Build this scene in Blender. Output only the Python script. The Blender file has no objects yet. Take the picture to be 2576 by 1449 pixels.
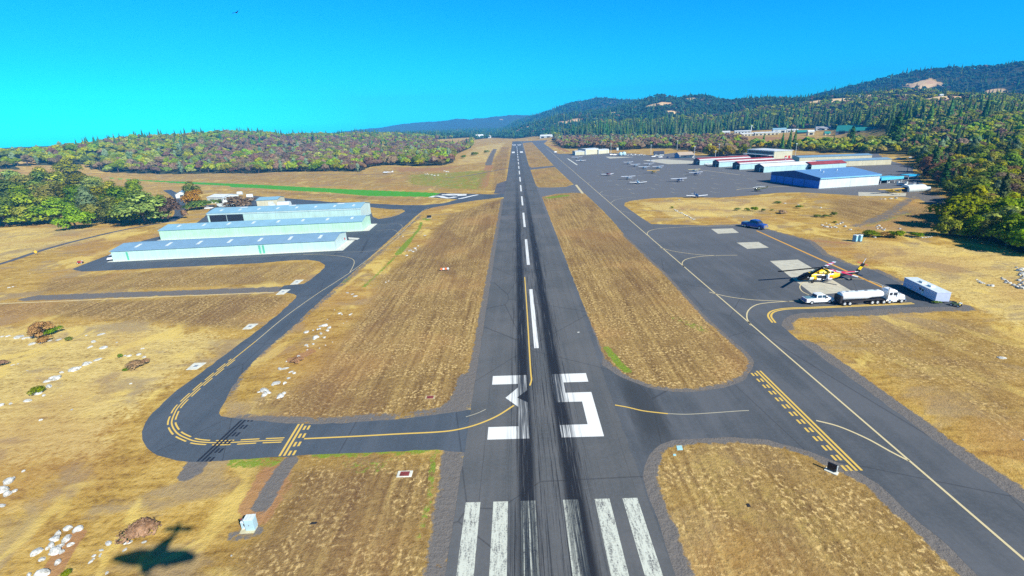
import bpy, math, random
import numpy as np
from mathutils import Vector, Matrix
from mathutils.geometry import tessellate_polygon
rad = math.radians
rng = np.random.default_rng(7)
random.seed(7)
S = bpy.context.scene
COL = S.collection

# ---------------------------------------------------------------- camera
FPX, CX, CY = 1206.0, 1288.0, 724.5          # focal length and centre in a 2576 x 1449 frame
CAMX, H = -2.8, 42.35                        # metres; the runway centreline is x = 0, its axis +y
ROLL, PITCH, YAW = rad(2.35), rad(18.65), rad(1.07)
FW = np.array([-math.sin(YAW)*math.cos(PITCH), math.cos(YAW)*math.cos(PITCH), -math.sin(PITCH)])
_r = np.array([math.cos(YAW), math.sin(YAW), 0.0]); _u = np.cross(_r, FW)
RT = math.cos(ROLL)*_r - math.sin(ROLL)*_u
UP = math.sin(ROLL)*_r + math.cos(ROLL)*_u
cam = bpy.data.cameras.new("camera"); cam.sensor_width = 36.0; cam.lens = 36.0*FPX/2576.0
cam.clip_start = 0.1; cam.clip_end = 60000
camo = bpy.data.objects.new("camera", cam); COL.objects.link(camo)
camo.matrix_world = Matrix(((RT[0], UP[0], -FW[0], CAMX), (RT[1], UP[1], -FW[1], 0), (RT[2], UP[2], -FW[2], H), (0, 0, 0, 1)))
S.camera = camo

# ---------------------------------------------------------------- daylight
SUNV = Vector((-40.1, 43.2, -43.0)).normalized()     # the way the light travels
EL = math.asin(-SUNV.z); AZ = math.atan2(-SUNV.x, -SUNV.y)
sl = bpy.data.lights.new("sun", 'SUN'); sl.energy = 5.0; sl.angle = rad(0.5); sl.color = (1.0, 0.94, 0.84)
so = bpy.data.objects.new("sun", sl); COL.objects.link(so)
so.rotation_euler = SUNV.to_track_quat('-Z', 'Y').to_euler()
so.location = (60, -60, 120)
W = bpy.data.worlds.new("World"); S.world = W; W.use_nodes = True
wn = W.node_tree; wn.nodes.clear()
sky = wn.nodes.new('ShaderNodeTexSky'); sky.sky_type = 'NISHITA'; sky.sun_disc = False
sky.sun_elevation = EL; sky.sun_rotation = AZ; sky.altitude = 650; sky.air_density = 1.0; sky.dust_density = 0.3; sky.ozone_density = 2.0
hs = wn.nodes.new('ShaderNodeHueSaturation'); hs.inputs['Saturation'].default_value = 1.45; hs.inputs['Hue'].default_value = 0.475
tint = wn.nodes.new('ShaderNodeMixRGB'); tint.blend_type = 'MULTIPLY'; tint.inputs[0].default_value = 1.0
tint.inputs[2].default_value = (0.03, 0.92, 1.75, 1)
bg = wn.nodes.new('ShaderNodeBackground'); bg.inputs['Strength'].default_value = 0.078
wo = wn.nodes.new('ShaderNodeOutputWorld')
tco = wn.nodes.new('ShaderNodeTexCoord'); sxy = wn.nodes.new('ShaderNodeSeparateXYZ'); wn.links.new(tco.outputs['Generated'], sxy.inputs[0])
mrg = wn.nodes.new('ShaderNodeMapRange'); mrg.interpolation_type = 'SMOOTHSTEP'; mrg.inputs[1].default_value = 0.24; mrg.inputs[2].default_value = 0.55; wn.links.new(sxy.outputs[2], mrg.inputs[0])
grd = wn.nodes.new('ShaderNodeMixRGB'); grd.inputs[1].default_value = (0.028, 1.02, 1.9, 1); grd.inputs[2].default_value = (0.55, 0.40, 0.52, 1)   # vivid low sky, plainer overhead
wn.links.new(mrg.outputs[0], grd.inputs[0]); wn.links.new(grd.outputs[0], tint.inputs[2])
wn.links.new(sky.outputs[0], hs.inputs['Color']); wn.links.new(hs.outputs[0], tint.inputs[1])
wn.links.new(tint.outputs[0], bg.inputs[0]); wn.links.new(bg.outputs[0], wo.inputs[0])
S.view_settings.view_transform = 'Standard'; S.view_settings.look = 'None'
S.view_settings.gamma = 1.0; S.view_settings.exposure = 0.66; S.view_settings.use_curve_mapping = False
S.cycles.max_bounces = 5; S.cycles.diffuse_bounces = 2; S.cycles.glossy_bounces = 2; S.cycles.transmission_bounces = 2
S.cycles.volume_bounces = 0; S.cycles.transparent_max_bounces = 6
S.cycles.use_denoising = False; S.cycles.sample_clamp_indirect = 3.0

# ---------------------------------------------------------------- measuring: photo point -> ground
def ray(px, py):
    return FW*FPX + RT*(px-CX) + UP*(CY-py)
def G(px, py, z=0.0):
    d = ray(px, py); t = (z-H)/d[2]
    return (CAMX + d[0]*t, d[1]*t)
def GL(pts, z=0.0):
    return [G(a, b, z) for a, b in pts]
def proj(x, y, z):                            # ground -> photo point (used to plan which ground is wooded)
    v = np.stack([np.asarray(x)-CAMX, np.asarray(y)+0.0*np.asarray(x), np.asarray(z)-H+0.0*np.asarray(x)], -1)
    c = v@FW; c = np.where(c < 1, 1, c)
    return CX+FPX*(v@RT)/c, CY-FPX*(v@UP)/c, v@FW
def pip(px, py, poly):                        # points in polygon
    px = np.asarray(px); py = np.asarray(py); ins = np.zeros(px.shape, bool); n = len(poly)
    for i in range(n):
        x1, y1 = poly[i]; x2, y2 = poly[(i+1) % n]
        if y1 == y2: continue
        c = ((y1 > py) != (y2 > py)) & (px < (x2-x1)*(py-y1)/(y2-y1)+x1)
        ins ^= c
    return ins
def smooth(a, b, x):
    t = np.clip((x-a)/(b-a), 0, 1); return t*t*(3-2*t)
_wk = [(rng.uniform(0, 2*math.pi), rng.uniform(0, 2*math.pi), k) for k in (1, 1.3, 2.1, 2.7, 4.1, 5.3, 7.9, 9.7, 14, 19) for _ in (0, 1)]
def fnoise(x, y, scale):                      # rolling noise, about -1..1
    s = 0.0; w = 0.0
    for a, p, k in _wk:
        s = s+np.sin((x*math.cos(a)+y*math.sin(a))*k/scale*6.28+p+3*np.sin((x*math.sin(a)-y*math.cos(a))*k/scale*2.3))/k; w += 0.5/k
    return s/w

# ---------------------------------------------------------------- materials
def lin(c):
    return tuple(((v/255.0)/12.92 if v <= 10 else ((v/255.0+0.055)/1.055)**2.4) for v in c)
MATS = {}
def nodes(name):
    m = bpy.data.materials.new(name); m.use_nodes = True
    nt = m.node_tree; b = nt.nodes['Principled BSDF']
    return m, nt, b
class NG:                                     # small node-building helper
    def __init__(s, nt): s.nt = nt; s.tc = nt.nodes.new('ShaderNodeTexCoord')
    def n(s, t, **k):
        o = s.nt.nodes.new(t)
        for a, v in k.items(): setattr(o, a, v)
        return o
    def link(s, a, b): s.nt.links.new(a, b)
    def put(s, sock, v):
        if isinstance(v, bpy.types.NodeSocket): s.nt.links.new(v, sock)
        elif isinstance(v, (tuple, list)) and len(v) == 3 and sock.type == 'RGBA': sock.default_value = (*v, 1)
        else: sock.default_value = v
    def coord(s, scale=(1, 1, 1), rot=0.0, src='Object'):
        m = s.n('ShaderNodeMapping'); m.inputs['Scale'].default_value = scale; m.inputs['Rotation'].default_value = (0, 0, rot)
        s.link(s.tc.outputs[src], m.inputs[0]); return m.outputs[0]
    def noise(s, vec, scale, detail=3, rough=0.55, dist=0.0):
        o = s.n('ShaderNodeTexNoise'); o.inputs['Scale'].default_value = scale; o.inputs['Detail'].default_value = detail
        o.inputs['Roughness'].default_value = rough; o.inputs['Distortion'].default_value = dist
        s.link(vec, o.inputs['Vector']); return o.outputs['Fac']
    def vor(s, vec, scale, feat='F1'):
        o = s.n('ShaderNodeTexVoronoi', feature=feat); o.inputs['Scale'].default_value = scale
        s.link(vec, o.inputs['Vector']); return o.outputs['Distance']
    def math(s, op, a, b=0.0, clamp=False):
        o = s.n('ShaderNodeMath', operation=op, use_clamp=clamp); s.put(o.inputs[0], a); s.put(o.inputs[1], b); return o.outputs[0]
    def rng(s, v, a, b, lo=0.0, hi=1.0):
        o = s.n('ShaderNodeMapRange', interpolation_type='SMOOTHSTEP'); s.put(o.inputs[0], v)
        o.inputs[1].default_value = a; o.inputs[2].default_value = b; o.inputs[3].default_value = lo; o.inputs[4].default_value = hi
        return o.outputs[0]
    def mix(s, fac, a, b, mode='MIX'):
        o = s.n('ShaderNodeMixRGB', blend_type=mode); s.put(o.inputs[0], fac); s.put(o.inputs[1], a); s.put(o.inputs[2], b); return o.outputs[0]
    def ramp(s, fac, stops):
        o = s.n('ShaderNodeValToRGB'); e = o.color_ramp.elements
        while len(e) < len(stops): e.new(0.5)
        for i, (p, c) in enumerate(stops): e[i].position = p; e[i].color = (*c, 1)
        s.put(o.inputs[0], fac); return o.outputs[0]
    def attr(s, name):
        o = s.n('ShaderNodeAttribute', attribute_name=name); return o.outputs['Fac']
    def bump(s, h, strength, dist, bsdf):
        o = s.n('ShaderNodeBump'); o.inputs['Strength'].default_value = strength; o.inputs['Distance'].default_value = dist
        s.put(o.inputs['Height'], h); s.link(o.outputs[0], bsdf.inputs['Normal'])
def paint(name, col, rough=0.5, metal=0.0, var=0.10, scale=1.5, spec=0.4, emit=None):
    """a painted or metal surface with slight mottling"""
    if name in MATS: return MATS[name]
    m, nt, b = nodes(name); g = NG(nt)
    f = g.noise(g.coord(), scale, 4)
    b.inputs['Base Color'].default_value = (*col, 1)
    c = g.mix(g.rng(f, 0.3, 0.7), tuple(v*(1-var) for v in col), tuple(min(1, v*(1+var)) for v in col))
    g.link(c, b.inputs['Base Color'])
    b.inputs['Roughness'].default_value = rough; b.inputs['Metallic'].default_value = metal
    b.inputs['Specular IOR Level'].default_value = spec
    MATS[name] = m; return m

# ---------------------------------------------------------------- mesh building
class MB:
    def __init__(s): s.v = []; s.f = []; s.m = []; s.sm = []
    def add(s, verts, faces, mat=0, smooth=False):
        o = len(s.v); s.v += [tuple(p) for p in verts]
        for f in faces: s.f.append(tuple(i+o for i in f)); s.m.append(mat); s.sm.append(smooth)
        return s
    def quad(s, a, b, c, d, mat=0): return s.add([a, b, c, d], [(0, 1, 2, 3)], mat)
    def box(s, x0, y0, z0, x1, y1, z1, mat=0, taper=0.0):
        t = taper
        v = [(x0, y0, z0), (x1, y0, z0), (x1, y1, z0), (x0, y1, z0), (x0+t, y0+t, z1), (x1-t, y0+t, z1), (x1-t, y1-t, z1), (x0+t, y1-t, z1)]
        return s.add(v, [(0, 3, 2, 1), (4, 5, 6, 7), (0, 1, 5, 4), (1, 2, 6, 5), (2, 3, 7, 6), (3, 0, 4, 7)], mat)
    def prism(s, prof, a, b, axis='x', mat=0, smooth=False):
        """profile (u, z) swept along an axis from a to b"""
        n = len(prof)
        P = (lambda u, z, t: (t, u, z)) if axis == 'x' else (lambda u, z, t: (u, t, z))
        v = [P(u, z, a) for u, z in prof]+[P(u, z, b) for u, z in prof]
        f = [(i, (i+1) % n, n+(i+1) % n, n+i) for i in range(n)]
        s.add(v, f, mat, smooth); s.add(v[:n], [tuple(range(n))[::-1]], mat); return s.add(v[n:], [tuple(range(n))], mat)
    def tube(s, p, q, r0, r1=None, n=8, mat=0, caps=True, smooth=True):
        r1 = r0 if r1 is None else r1
        p = Vector(p); q = Vector(q); d = (q-p).normalized(); a = d.orthogonal().normalized(); b = d.cross(a)
        v = [p+(a*math.cos(t)+b*math.sin(t))*r0 for t in [2*math.pi*i/n for i in range(n)]]
        v += [q+(a*math.cos(t)+b*math.sin(t))*r1 for t in [2*math.pi*i/n for i in range(n)]]
        s.add(v, [(i, (i+1) % n, n+(i+1) % n, n+i) for i in range(n)], mat, smooth)
        if caps: s.add(v[:n], [tuple(range(n))[::-1]], mat); s.add(v[n:], [tuple(range(n))], mat)
        return s
    def loft(s, rings, mat=0, caps=True, smooth=True, mats=None):
        n = len(rings[0]); v = [p for r in rings for p in r]; o = len(s.v); s.v += [tuple(p) for p in v]
        for k in range(len(rings)-1):
            for i in range(n):
                s.f.append((o+k*n+i, o+k*n+(i+1) % n, o+(k+1)*n+(i+1) % n, o+(k+1)*n+i))
                s.m.append(mats(k, i) if mats else mat); s.sm.append(smooth)
        if caps:
            s.f.append(tuple(o+i for i in range(n))[::-1]); s.m.append(mats(0, 0) if mats else mat); s.sm.append(False)
            k = len(rings)-1
            s.f.append(tuple(o+k*n+i for i in range(n))); s.m.append(mats(k-1, 0) if mats else mat); s.sm.append(False)
        return s
    def mesh(s, name, mats):
        me = bpy.data.meshes.new(name); me.from_pydata(s.v, [], s.f)
        for m in (mats if isinstance(mats, (list, tuple)) else [mats]): me.materials.append(m)
        me.polygons.foreach_set('material_index', s.m); me.polygons.foreach_set('use_smooth', s.sm); me.update(); return me
    def build(s, name, mats, parent=None, loc=None, rz=0.0):
        o = bpy.data.objects.new(name, s.mesh(name, mats)); COL.objects.link(o)
        if parent is not None: o.parent = parent
        if loc is not None: o.location = loc
        o.rotation_euler = (0, 0, rz); return o
def ellring(x, cy, cz, ry, rz, n=12, p=1.0):      # ring across the x axis
    out = []
    for i in range(n):
        t = 2*math.pi*i/n; c, s_ = math.cos(t), math.sin(t)
        out.append((x, cy+ry*math.copysign(abs(c)**p, c), cz+rz*math.copysign(abs(s_)**p, s_)))
    return out
def yring(y, cx, cz, rx, rz, n=12, p=1.0):        # ring across the y axis
    return [(a, b, c) for b, a, c in [(q[0], q[1], q[2]) for q in ellring(y, cx, cz, rx, rz, n, p)]]
def tag(o, label, cat, group=None):
    o['label'] = label; o['category'] = cat
    if group: o['group'] = group
    return o
def thing(name, label, cat, loc=(0, 0, 0), rz=0.0, group=None):
    o = bpy.data.objects.new(name, None); COL.objects.link(o); o.empty_display_size = 0.3
    o.location = (loc[0], loc[1], loc[2] if len(loc) > 2 else 0.0); o.rotation_euler = (0, 0, rz); return tag(o, label, cat, group)
def structure(o): o['kind'] = 'structure'; return o
def ragged(pts, amp=0.16, step=1.4):               # crumbled pavement edge near the camera
    out = []; n = len(pts); r = np.random.default_rng(len(pts))
    for i in range(n):
        a, b = np.array(pts[i]), np.array(pts[(i+1) % n]); L = np.hypot(*(b-a)); k = max(1, int(L/step)) if L < 2000 else 1
        if min(a[1], b[1]) > 420 or max(a[1], b[1]) < 12: k = 1
        for j in range(k):
            p = a+(b-a)*j/k
            if j and p[1] < 330: p = p+r.uniform(-amp, amp, 2)
            out.append((float(p[0]), float(p[1])))
    return out
def sheet(name, outer, z, mat, holes=()):         # a flat paved sheet with holes
    loops = [[Vector((x, y, 0)) for x, y in l] for l in [outer, *holes]]
    tris = tessellate_polygon(loops); v = [(p.x, p.y, z) for l in loops for p in l]
    fixed = []
    for t in tris:
        a, b, c = [v[i] for i in t]
        cr = (b[0]-a[0])*(c[1]-a[1])-(b[1]-a[1])*(c[0]-a[0])
        if abs(cr) > 1e-7: fixed.append(t if cr > 0 else t[::-1])
    me = bpy.data.meshes.new(name); me.from_pydata(v, [], fixed); me.materials.append(mat); me.update()
    o = bpy.data.objects.new(name, me); COL.objects.link(o); return structure(o)
def smoothline(pts, n=6):                         # Catmull-Rom through points
    P = [np.array(p, float) for p in pts]; P = [2*P[0]-P[1]]+P+[2*P[-1]-P[-2]]; out = []
    for i in range(1, len(P)-2):
        for k in range(n):
            t = k/n; a, b, c, d = P[i-1], P[i], P[i+1], P[i+2]
            out.append(tuple(0.5*((2*b)+(c-a)*t+(2*a-5*b+4*c-d)*t*t+(3*b-a-3*c+d)*t**3)))
    out.append(tuple(P[-2])); return out
def ribbon(mb, pts, w, z, mat=0, dash=None, off=0.0):
    """painted line of width w along ground points; dash = (on, gap)"""
    P = np.array(pts, float); d = np.diff(P, axis=0); L = np.hypot(d[:, 0], d[:, 1])
    t = np.zeros_like(P); t[:-1] += d/L[:, None]; t[1:] += d/L[:, None]
    t /= np.hypot(t[:, 0], t[:, 1])[:, None]; nrm = np.stack([-t[:, 1], t[:, 0]], 1); P = P+nrm*off
    s = np.concatenate([[0], np.cumsum(np.hypot(*np.diff(P, axis=0).T))])
    spans = [(0, s[-1])] if dash is None else [(a, min(a+dash[0], s[-1])) for a in np.arange(0, s[-1], sum(dash))]
    for a, b in spans:
        k = np.unique(np.concatenate([[a], s[(s > a) & (s < b)], [b]]))
        X = np.interp(k, s, P[:, 0]); Y = np.interp(k, s, P[:, 1]); NX = np.interp(k, s, nrm[:, 0]); NY = np.interp(k, s, nrm[:, 1])
        v = [(X[i]+NX[i]*w/2, Y[i]+NY[i]*w/2, z) for i in range(len(k))]+[(X[i]-NX[i]*w/2, Y[i]-NY[i]*w/2, z) for i in range(len(k))]
        n = len(k); mb.add(v, [(i, n+i, n+i+1, i+1) for i in range(n-1)], mat)
# ---------------------------------------------------------------- terrain heights
def th_of(px, py):
    d = ray(px, py); return math.atan2(d[0], d[1])
def rise(px, py, r):                          # height of what is seen at a photo point, r metres away
    d = ray(px, py); return H + r*d[2]/math.hypot(d[0], d[1])
RID_A = [(-900, 412, 900, 9), (-300, 405, 900, 5), (0, 388, 950, 5), (60, 378, 1000, 6), (150, 365, 1050, 9), (220, 355, 1100, 9), (330, 340, 1200, 10), (420, 337, 1300, 10),
         (560, 329, 1400, 10), (650, 331, 1400, 10), (700, 337, 1400, 11), (800, 335, 1500, 11), (890, 330, 1600, 11), (1000, 333, 1700, 12), (1150, 335, 1900, 12),
         (1240, 338, 2100, 10), (1300, 322, 2200, 10), (1400, 290, 2300, 10), (1500, 275, 2300, 10), (1600, 258, 2400, 10), (1660, 240, 2400, 10),
         (1750, 241, 2400, 10), (1830, 253, 2300, 10), (1900, 244, 2200, 10), (1990, 243, 2200, 10), (2060, 240, 2200, 10), (2150, 232, 2200, 10),
         (2300, 228, 2100, 10), (2450, 235, 2000, 10), (2576, 240, 1900, 10), (3000, 230, 1900, 10), (3600, 215, 1900, 10)]
RID_B = [(-900, 420, 3400, 0), (0, 400, 3400, 0), (700, 352, 3400, 0), (1200, 330, 3400, 0), (1260, 325, 3600, 8), (1310, 301, 3900, 8), (1400, 272, 3800, 8), (1430, 261, 3700, 8),
         (1500, 247, 3700, 8), (1560, 252, 3700, 8), (1640, 250, 3700, 8), (1740, 258, 3600, 8), (1850, 258, 3500, 8), (2000, 252, 3400, 8), (2060, 235, 3400, 8), (2130, 218, 3400, 8),
         (2200, 200, 3400, 8), (2260, 188, 3400, 8), (2330, 177, 3400, 8), (2400, 173, 3400, 8), (2480, 167, 3400, 8), (2576, 154, 3400, 8), (3000, 130, 3400, 8), (3600, 150, 3400, 8)]
RID_C = [(-900, 400, 5600, 0), (0, 385, 5600, 0), (600, 350, 5600, 0), (760, 338, 5600, 0), (830, 336, 5600, 0), (890, 328, 5600, 0), (960, 319, 5600, 0), (1010, 313, 5600, 0), (1080, 309, 5600, 0), (1150, 301, 5600, 0),
         (1220, 296, 5600, 0), (1290, 291, 5600, 0), (1350, 291, 5600, 0), (1450, 285, 5600, 0), (1700, 285, 5600, 0), (2576, 240, 5600, 0), (3600, 220, 5600, 0)]
R0 = [(-900, 600), (-300, 560), (0, 520), (250, 620), (600, 690), (900, 720), (1100, 900), (1200, 1500), (1290, 1750), (1380, 1500), (1500, 1150), (1800, 1300), (2100, 1150), (2250, 560), (2400, 420), (2576, 330), (3000, 260), (3600, 260)]
def table(T):
    th = np.array([th_of(a, 300) for a, *_ in T]); return th
thA, thB, thC, th0 = table(RID_A), table(RID_B), table(RID_C), table(R0)
rA = np.array([t[2] for t in RID_A], float); hA = np.array([rise(t[0], t[1], t[2])-t[3] for t in RID_A])
rB = np.array([t[2] for t in RID_B], float); hB = np.array([rise(t[0], t[1], t[2])-t[3] for t in RID_B])
rC = np.array([t[2] for t in RID_C], float); hC = np.array([rise(t[0], t[1], t[2])-t[3] for t in RID_C])
r0 = np.array([t[1] for t in R0], float)
def height(x, y):
    x = np.asarray(x, float); y = np.asarray(y, float)
    th = np.arctan2(x-CAMX, y); r = np.hypot(x-CAMX, y)
    a, ha = np.interp(th, thA, rA), np.interp(th, thA, hA); b, hb = np.interp(th, thB, rB), np.interp(th, thB, hB)
    c, hc = np.interp(th, thC, rC), np.interp(th, thC, hC); z0 = np.interp(th, th0, r0)
    h = np.zeros_like(r)
    t = np.clip((r-z0)/(a-z0), 0, 1); s1 = ha*(0.45*t*t*(3-2*t)+0.55*t**1.5)
    m1 = np.minimum(ha, hb)*0.80; ab = a+(b-a)*0.4
    s2 = ha+(m1-ha)*smooth(a, ab, r); s3 = m1+(hb-m1)*(0.5*smooth(ab, b, r)+0.5*np.clip((r-ab)/(b-ab), 0, 1))
    m2 = np.minimum(hb, hc)*0.6; bc = b+(c-b)*0.5
    s4 = hb+(m2-hb)*smooth(b, bc, r); s5 = m2+(hc-m2)*smooth(bc, c, r); s6 = hc*(1-0.7*smooth(c, c*1.35, r))
    h = np.where(r < a, s1, np.where(r < ab, s2, np.where(r < b, s3, np.where(r < bc, s4, np.where(r < c, s5, s6)))))
    amp = smooth(0, 300, r-z0)*np.clip(h, 0, 200)*0.10
    n = fnoise(x, y, 420.0)*amp+fnoise(x+900, y-500, 1500.0)*smooth(500, 2500, r-z0)*np.clip(h, 0, 300)*0.10*(1-0.8*np.exp(-((r-b)/250)**2)-0.7*np.exp(-((r-a)/180)**2))
    return h+n*(1-np.exp(-((r-b)/200)**2)*0.6)
def hit(px, py):                              # where the sight line meets the land
    d = ray(px, py); L = math.hypot(d[0], d[1]); t = np.geomspace(20, 11000, 4000)
    x = CAMX+d[0]/L*t; y = d[1]/L*t; z = H+d[2]/L*t; k = np.where(z < height(x, y))[0]
    k = k[0] if len(k) else len(t)-1
    return x[k], y[k], float(height(x[k], y[k]))

# ---------------------------------------------------------------- paving outlines (ground points)
XL, XR = -11.35, 11.35
L_OUT = [(1164, 1137.5), (1099.5, 1131), (986, 1135.5), (849, 1141.5), (699, 1149.5), (644, 1153), (540, 1160), (479.5, 1162), (445, 1159), (397, 1146), (370, 1127), (358, 1106), (357, 1086), (365, 1065), (384, 1038), (411, 1012),
         (445, 981.6), (486, 952.5), (644, 834), (701, 790), (744, 750), (746, 744), (740, 740), (727, 737.5), (701, 731), (715, 718), (764, 714), (784, 701.6), (816, 674), (818, 667), (804, 658), (774, 653.5), (731, 655),
         (644, 662.8), (525, 668), (375, 675.5), (250, 681.5), (205, 683), (180, 677), (285, 636.6), (360, 605), (404, 594), (490, 564), (515, 545), (530, 524), (590, 508), (640, 493), (704, 497), (831, 508), (931, 512), (1019, 516), (1069, 515.8), (1119, 511)]
L_PAD = [(1151, 501.5), (1083, 496.5), (1109, 485.5), (1204, 488), (1235, 489)]
L_IN = [(1194, 504.5), (1089, 522), (1069, 528), (1054, 537), (1034, 554.5), (949, 630.6), (906, 670), (819, 745), (739, 819), (676, 873), (644, 903), (599, 952.5), (579, 983), (562, 1017), (551, 1040), (556, 1047), (582, 1051), (644, 1058),
        (726, 1065.5), (808, 1067), (884, 1062.8), (1003, 1054.7), (1089, 1044), (1178, 1031)]
ISLE = [(929, 521), (981, 526.4), (1012, 526.5), (1019, 531), (1004, 540), (984, 546), (952, 551), (938, 545)]
def clampx(pts, x): return [(x, q[1]) for q in pts]
lo = GL(L_OUT); li = GL(L_IN); lp = GL(L_PAD)
yb = [G(1266.5, 487)[1], G(1266.5, 495.8)[1]]
left_poly = [(XL+1, lo[0][1]-0.3)]+lo+lp+[(XL+1, yb[0]), (XL+1, yb[1])]+li+[(XL+1, li[-1][1])]
isle = GL(ISLE)
R1 = [(1360, 495), (1400, 487.5), (1438, 485), (1470, 486), (1513, 526), (1548, 563.5), (1570, 590), (1678, 690), (1788, 808), (1883, 890), (1897, 910), (1893, 928), (1877, 952.5), (1850, 966), (1822, 975), (1767, 984), (1727, 986.5), (1689, 985), (1630, 975),
      (1586, 958), (1565, 950), (1538, 933), (1514, 918), (1504, 898)]
R2 = [(1334, 427.5), (1395.5, 420), (1443, 464), (1423, 470), (1390, 471.5), (1355.5, 471.5), (1349, 467)]
R3 = [(1315, 360.3), (1338, 357.7), (1393, 416.5), (1338, 421.5), (1331, 418)]
R4 = [(1699, 1449), (1665, 1340), (1630, 1247), (1617, 1199), (1622, 1172), (1634, 1144), (1661, 1118.5), (1692, 1107), (1767, 1103), (1850, 1099.8), (1932, 1106), (1993, 1123), (2078, 1152), (2160, 1188), (2209, 1217), (2278, 1282), (2360, 1351), (2461, 1449)]
r1 = GL(R1); r1 = [(XR+1.1 if i in (0, len(r1)-1) else p[0], p[1]) for i, p in enumerate(r1)]
r2 = GL(R2); r3 = GL(R3); r4 = GL(R4)
RT_EDGE = [(2559, 1255.7), (2420.7, 1160), (2290, 1062), (2152, 960.5), (2013, 858.6), (1966, 820), (1972, 804), (1990, 793), (2020, 787), (2130, 784), (2282, 773), (2400, 772), (2420, 765), (2395, 757), (2350, 752), (2300, 735), (2261, 710), (2196, 680), (2146, 670), (2071, 642), (2033, 607), (1926, 577),
           (1876, 563.5), (1771, 567), (1638, 563.5), (1608, 544), (1570, 517), (1572, 510), (1588, 505), (1638, 499), (1713, 496), (1813, 497.5), (1891, 491.5), (1958, 485), (2021, 484), (2158, 492), (2220, 489), (2300, 478), (2325, 470), (2318, 455), (2296, 430), (2300, 415), (2285, 400), (2262, 388),
           (2200, 386), (2010, 390), (1880, 386), (1760, 392), (1700, 384), (1640, 391), (1590, 386), (1532, 385), (1440, 387), (1403, 386.5), (1368, 361.2)]
re = GL(RT_EDGE)
dt = (re[0][0]-re[1][0])/(re[0][1]-re[1][1])
bot_r = (re[0][0]+dt*(5-re[0][1]), 5.0)
dl = (r4[-1][0]-r4[-2][0])/(r4[-1][1]-r4[-2][1]); bot_l = (r4[-1][0]+dl*(5-r4[-1][1]), 5.0)
YEND = 1500.0
right_poly = [(XR-1, YEND-55), (XR-1, r4[0][1]), *r4, bot_l, bot_r, *re, (G(1380, 356)[0]+6, YEND-56)]
# fix orientation/start: runway side first, then round the near island, out of frame, and back along the outer edge

# ---------------------------------------------------------------- ground sheet with land-cover weights
ang = np.concatenate([np.radians(np.arange(-180, -66, 6.0)), np.radians(np.arange(-66, 64.01, 0.19)), np.radians(np.arange(66, 179, 6.0))])
rr = np.concatenate([[0.5], np.geomspace(12, 14000, 560), [30000, 60000]])
A_, R_ = np.meshgrid(ang, rr); gx = (CAMX+R_*np.sin(A_)).ravel(); gy = (R_*np.cos(A_)).ravel()
gz = height(gx, gy); gz = np.where(np.hypot(gx, gy) > 16000, -30.0, gz)
gpx, gpy, gd = proj(gx, gy, gz)
near = (gd > 5)
def dist_line(pts, closed=False):
    P = np.array(pts+([pts[0]] if closed else []), float); out = np.full(gx.shape, 1e9)
    m = (gx > P[:, 0].min()-60) & (gx < P[:, 0].max()+60) & (gy > P[:, 1].min()-60) & (gy < P[:, 1].max()+60)
    X, Y = gx[m], gy[m]; D = np.full(X.shape, 1e9)
    for (a, b), (c, d) in zip(P[:-1], P[1:]):
        L2 = (c-a)**2+(d-b)**2+1e-9; t = np.clip(((X-a)*(c-a)+(Y-b)*(d-b))/L2, 0, 1)
        D = np.minimum(D, np.hypot(X-a-t*(c-a), Y-b-t*(d-b)))
    out[m] = D; return out
def area(poly, edge=0.0):                     # inside a photo-traced patch of ground, soft over `edge` metres
    ins = pip(gpx, gpy, poly) & near
    if edge <= 0: return ins.astype(float)
    d = dist_line([hit(a, b)[:2] for a, b in poly], True)
    return np.where(ins, 0.5+0.5*np.clip(d/edge, 0, 1), 0.5-0.5*np.clip(d/edge, 0, 1))
def line_w(pts, w, k=1.0): return np.clip((1-dist_line(GL(pts))/w)*2.2, 0, 1)*k
BG = -400
mown = np.maximum.reduce([
    area([(1262, 500), (1130, 540), (1040, 640), (960, 700), (900, 800), (800, 930), (700, 985), (620, 1030), (730, 1060), (900, 1060), (1175, 1030), (1215, 800), (1245, 630)], 5)*1.0,
    area(R1, 1.5)*0.75, area(R2, 1)*0.6, area(R3, 1)*0.6, area(R4+[(2700, 1700), (1750, 1700)], 2)*0.62,
    area([(640, 1165), (1165, 1137), (1140, 1300), (1090, 1700), (600, 1700), (560, 1400), (700, 1250)], 6)*0.85,
    area([(300, 755), (640, 740), (735, 745), (700, 790), (600, 830), (200, 800), (-300, 790), (-300, 765)], 4)*0.85,
    area([(110, 700), (380, 678), (640, 665), (800, 655), (815, 672), (780, 700), (700, 715), (300, 735), (60, 742)], 4)*0.62,
    area([(700, 545), (980, 550), (900, 570)], 3)*0.5,
    area([(2080, 500), (2160, 496), (2260, 510), (2450, 520), (2420, 560), (2340, 580), (2150, 565), (2080, 540)], 8)*0.85,
    area([(1960, 830), (2060, 860), (2700, 1300), (2700, 900), (2450, 780), (2330, 790), (2000, 795)], 8)*0.55,
    area([(400, 425), (900, 432), (1270, 405), (1265, 480), (1100, 480), (640, 460), (280, 440)], 10)*0.45,
    area([(560, 475), (1080, 500), (1060, 512), (700, 490)], 5)*0.6,
    area([(1240, 405), (1262, 370), (1282, 370), (1272, 480), (1235, 480)], 3)*0.7])
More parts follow.
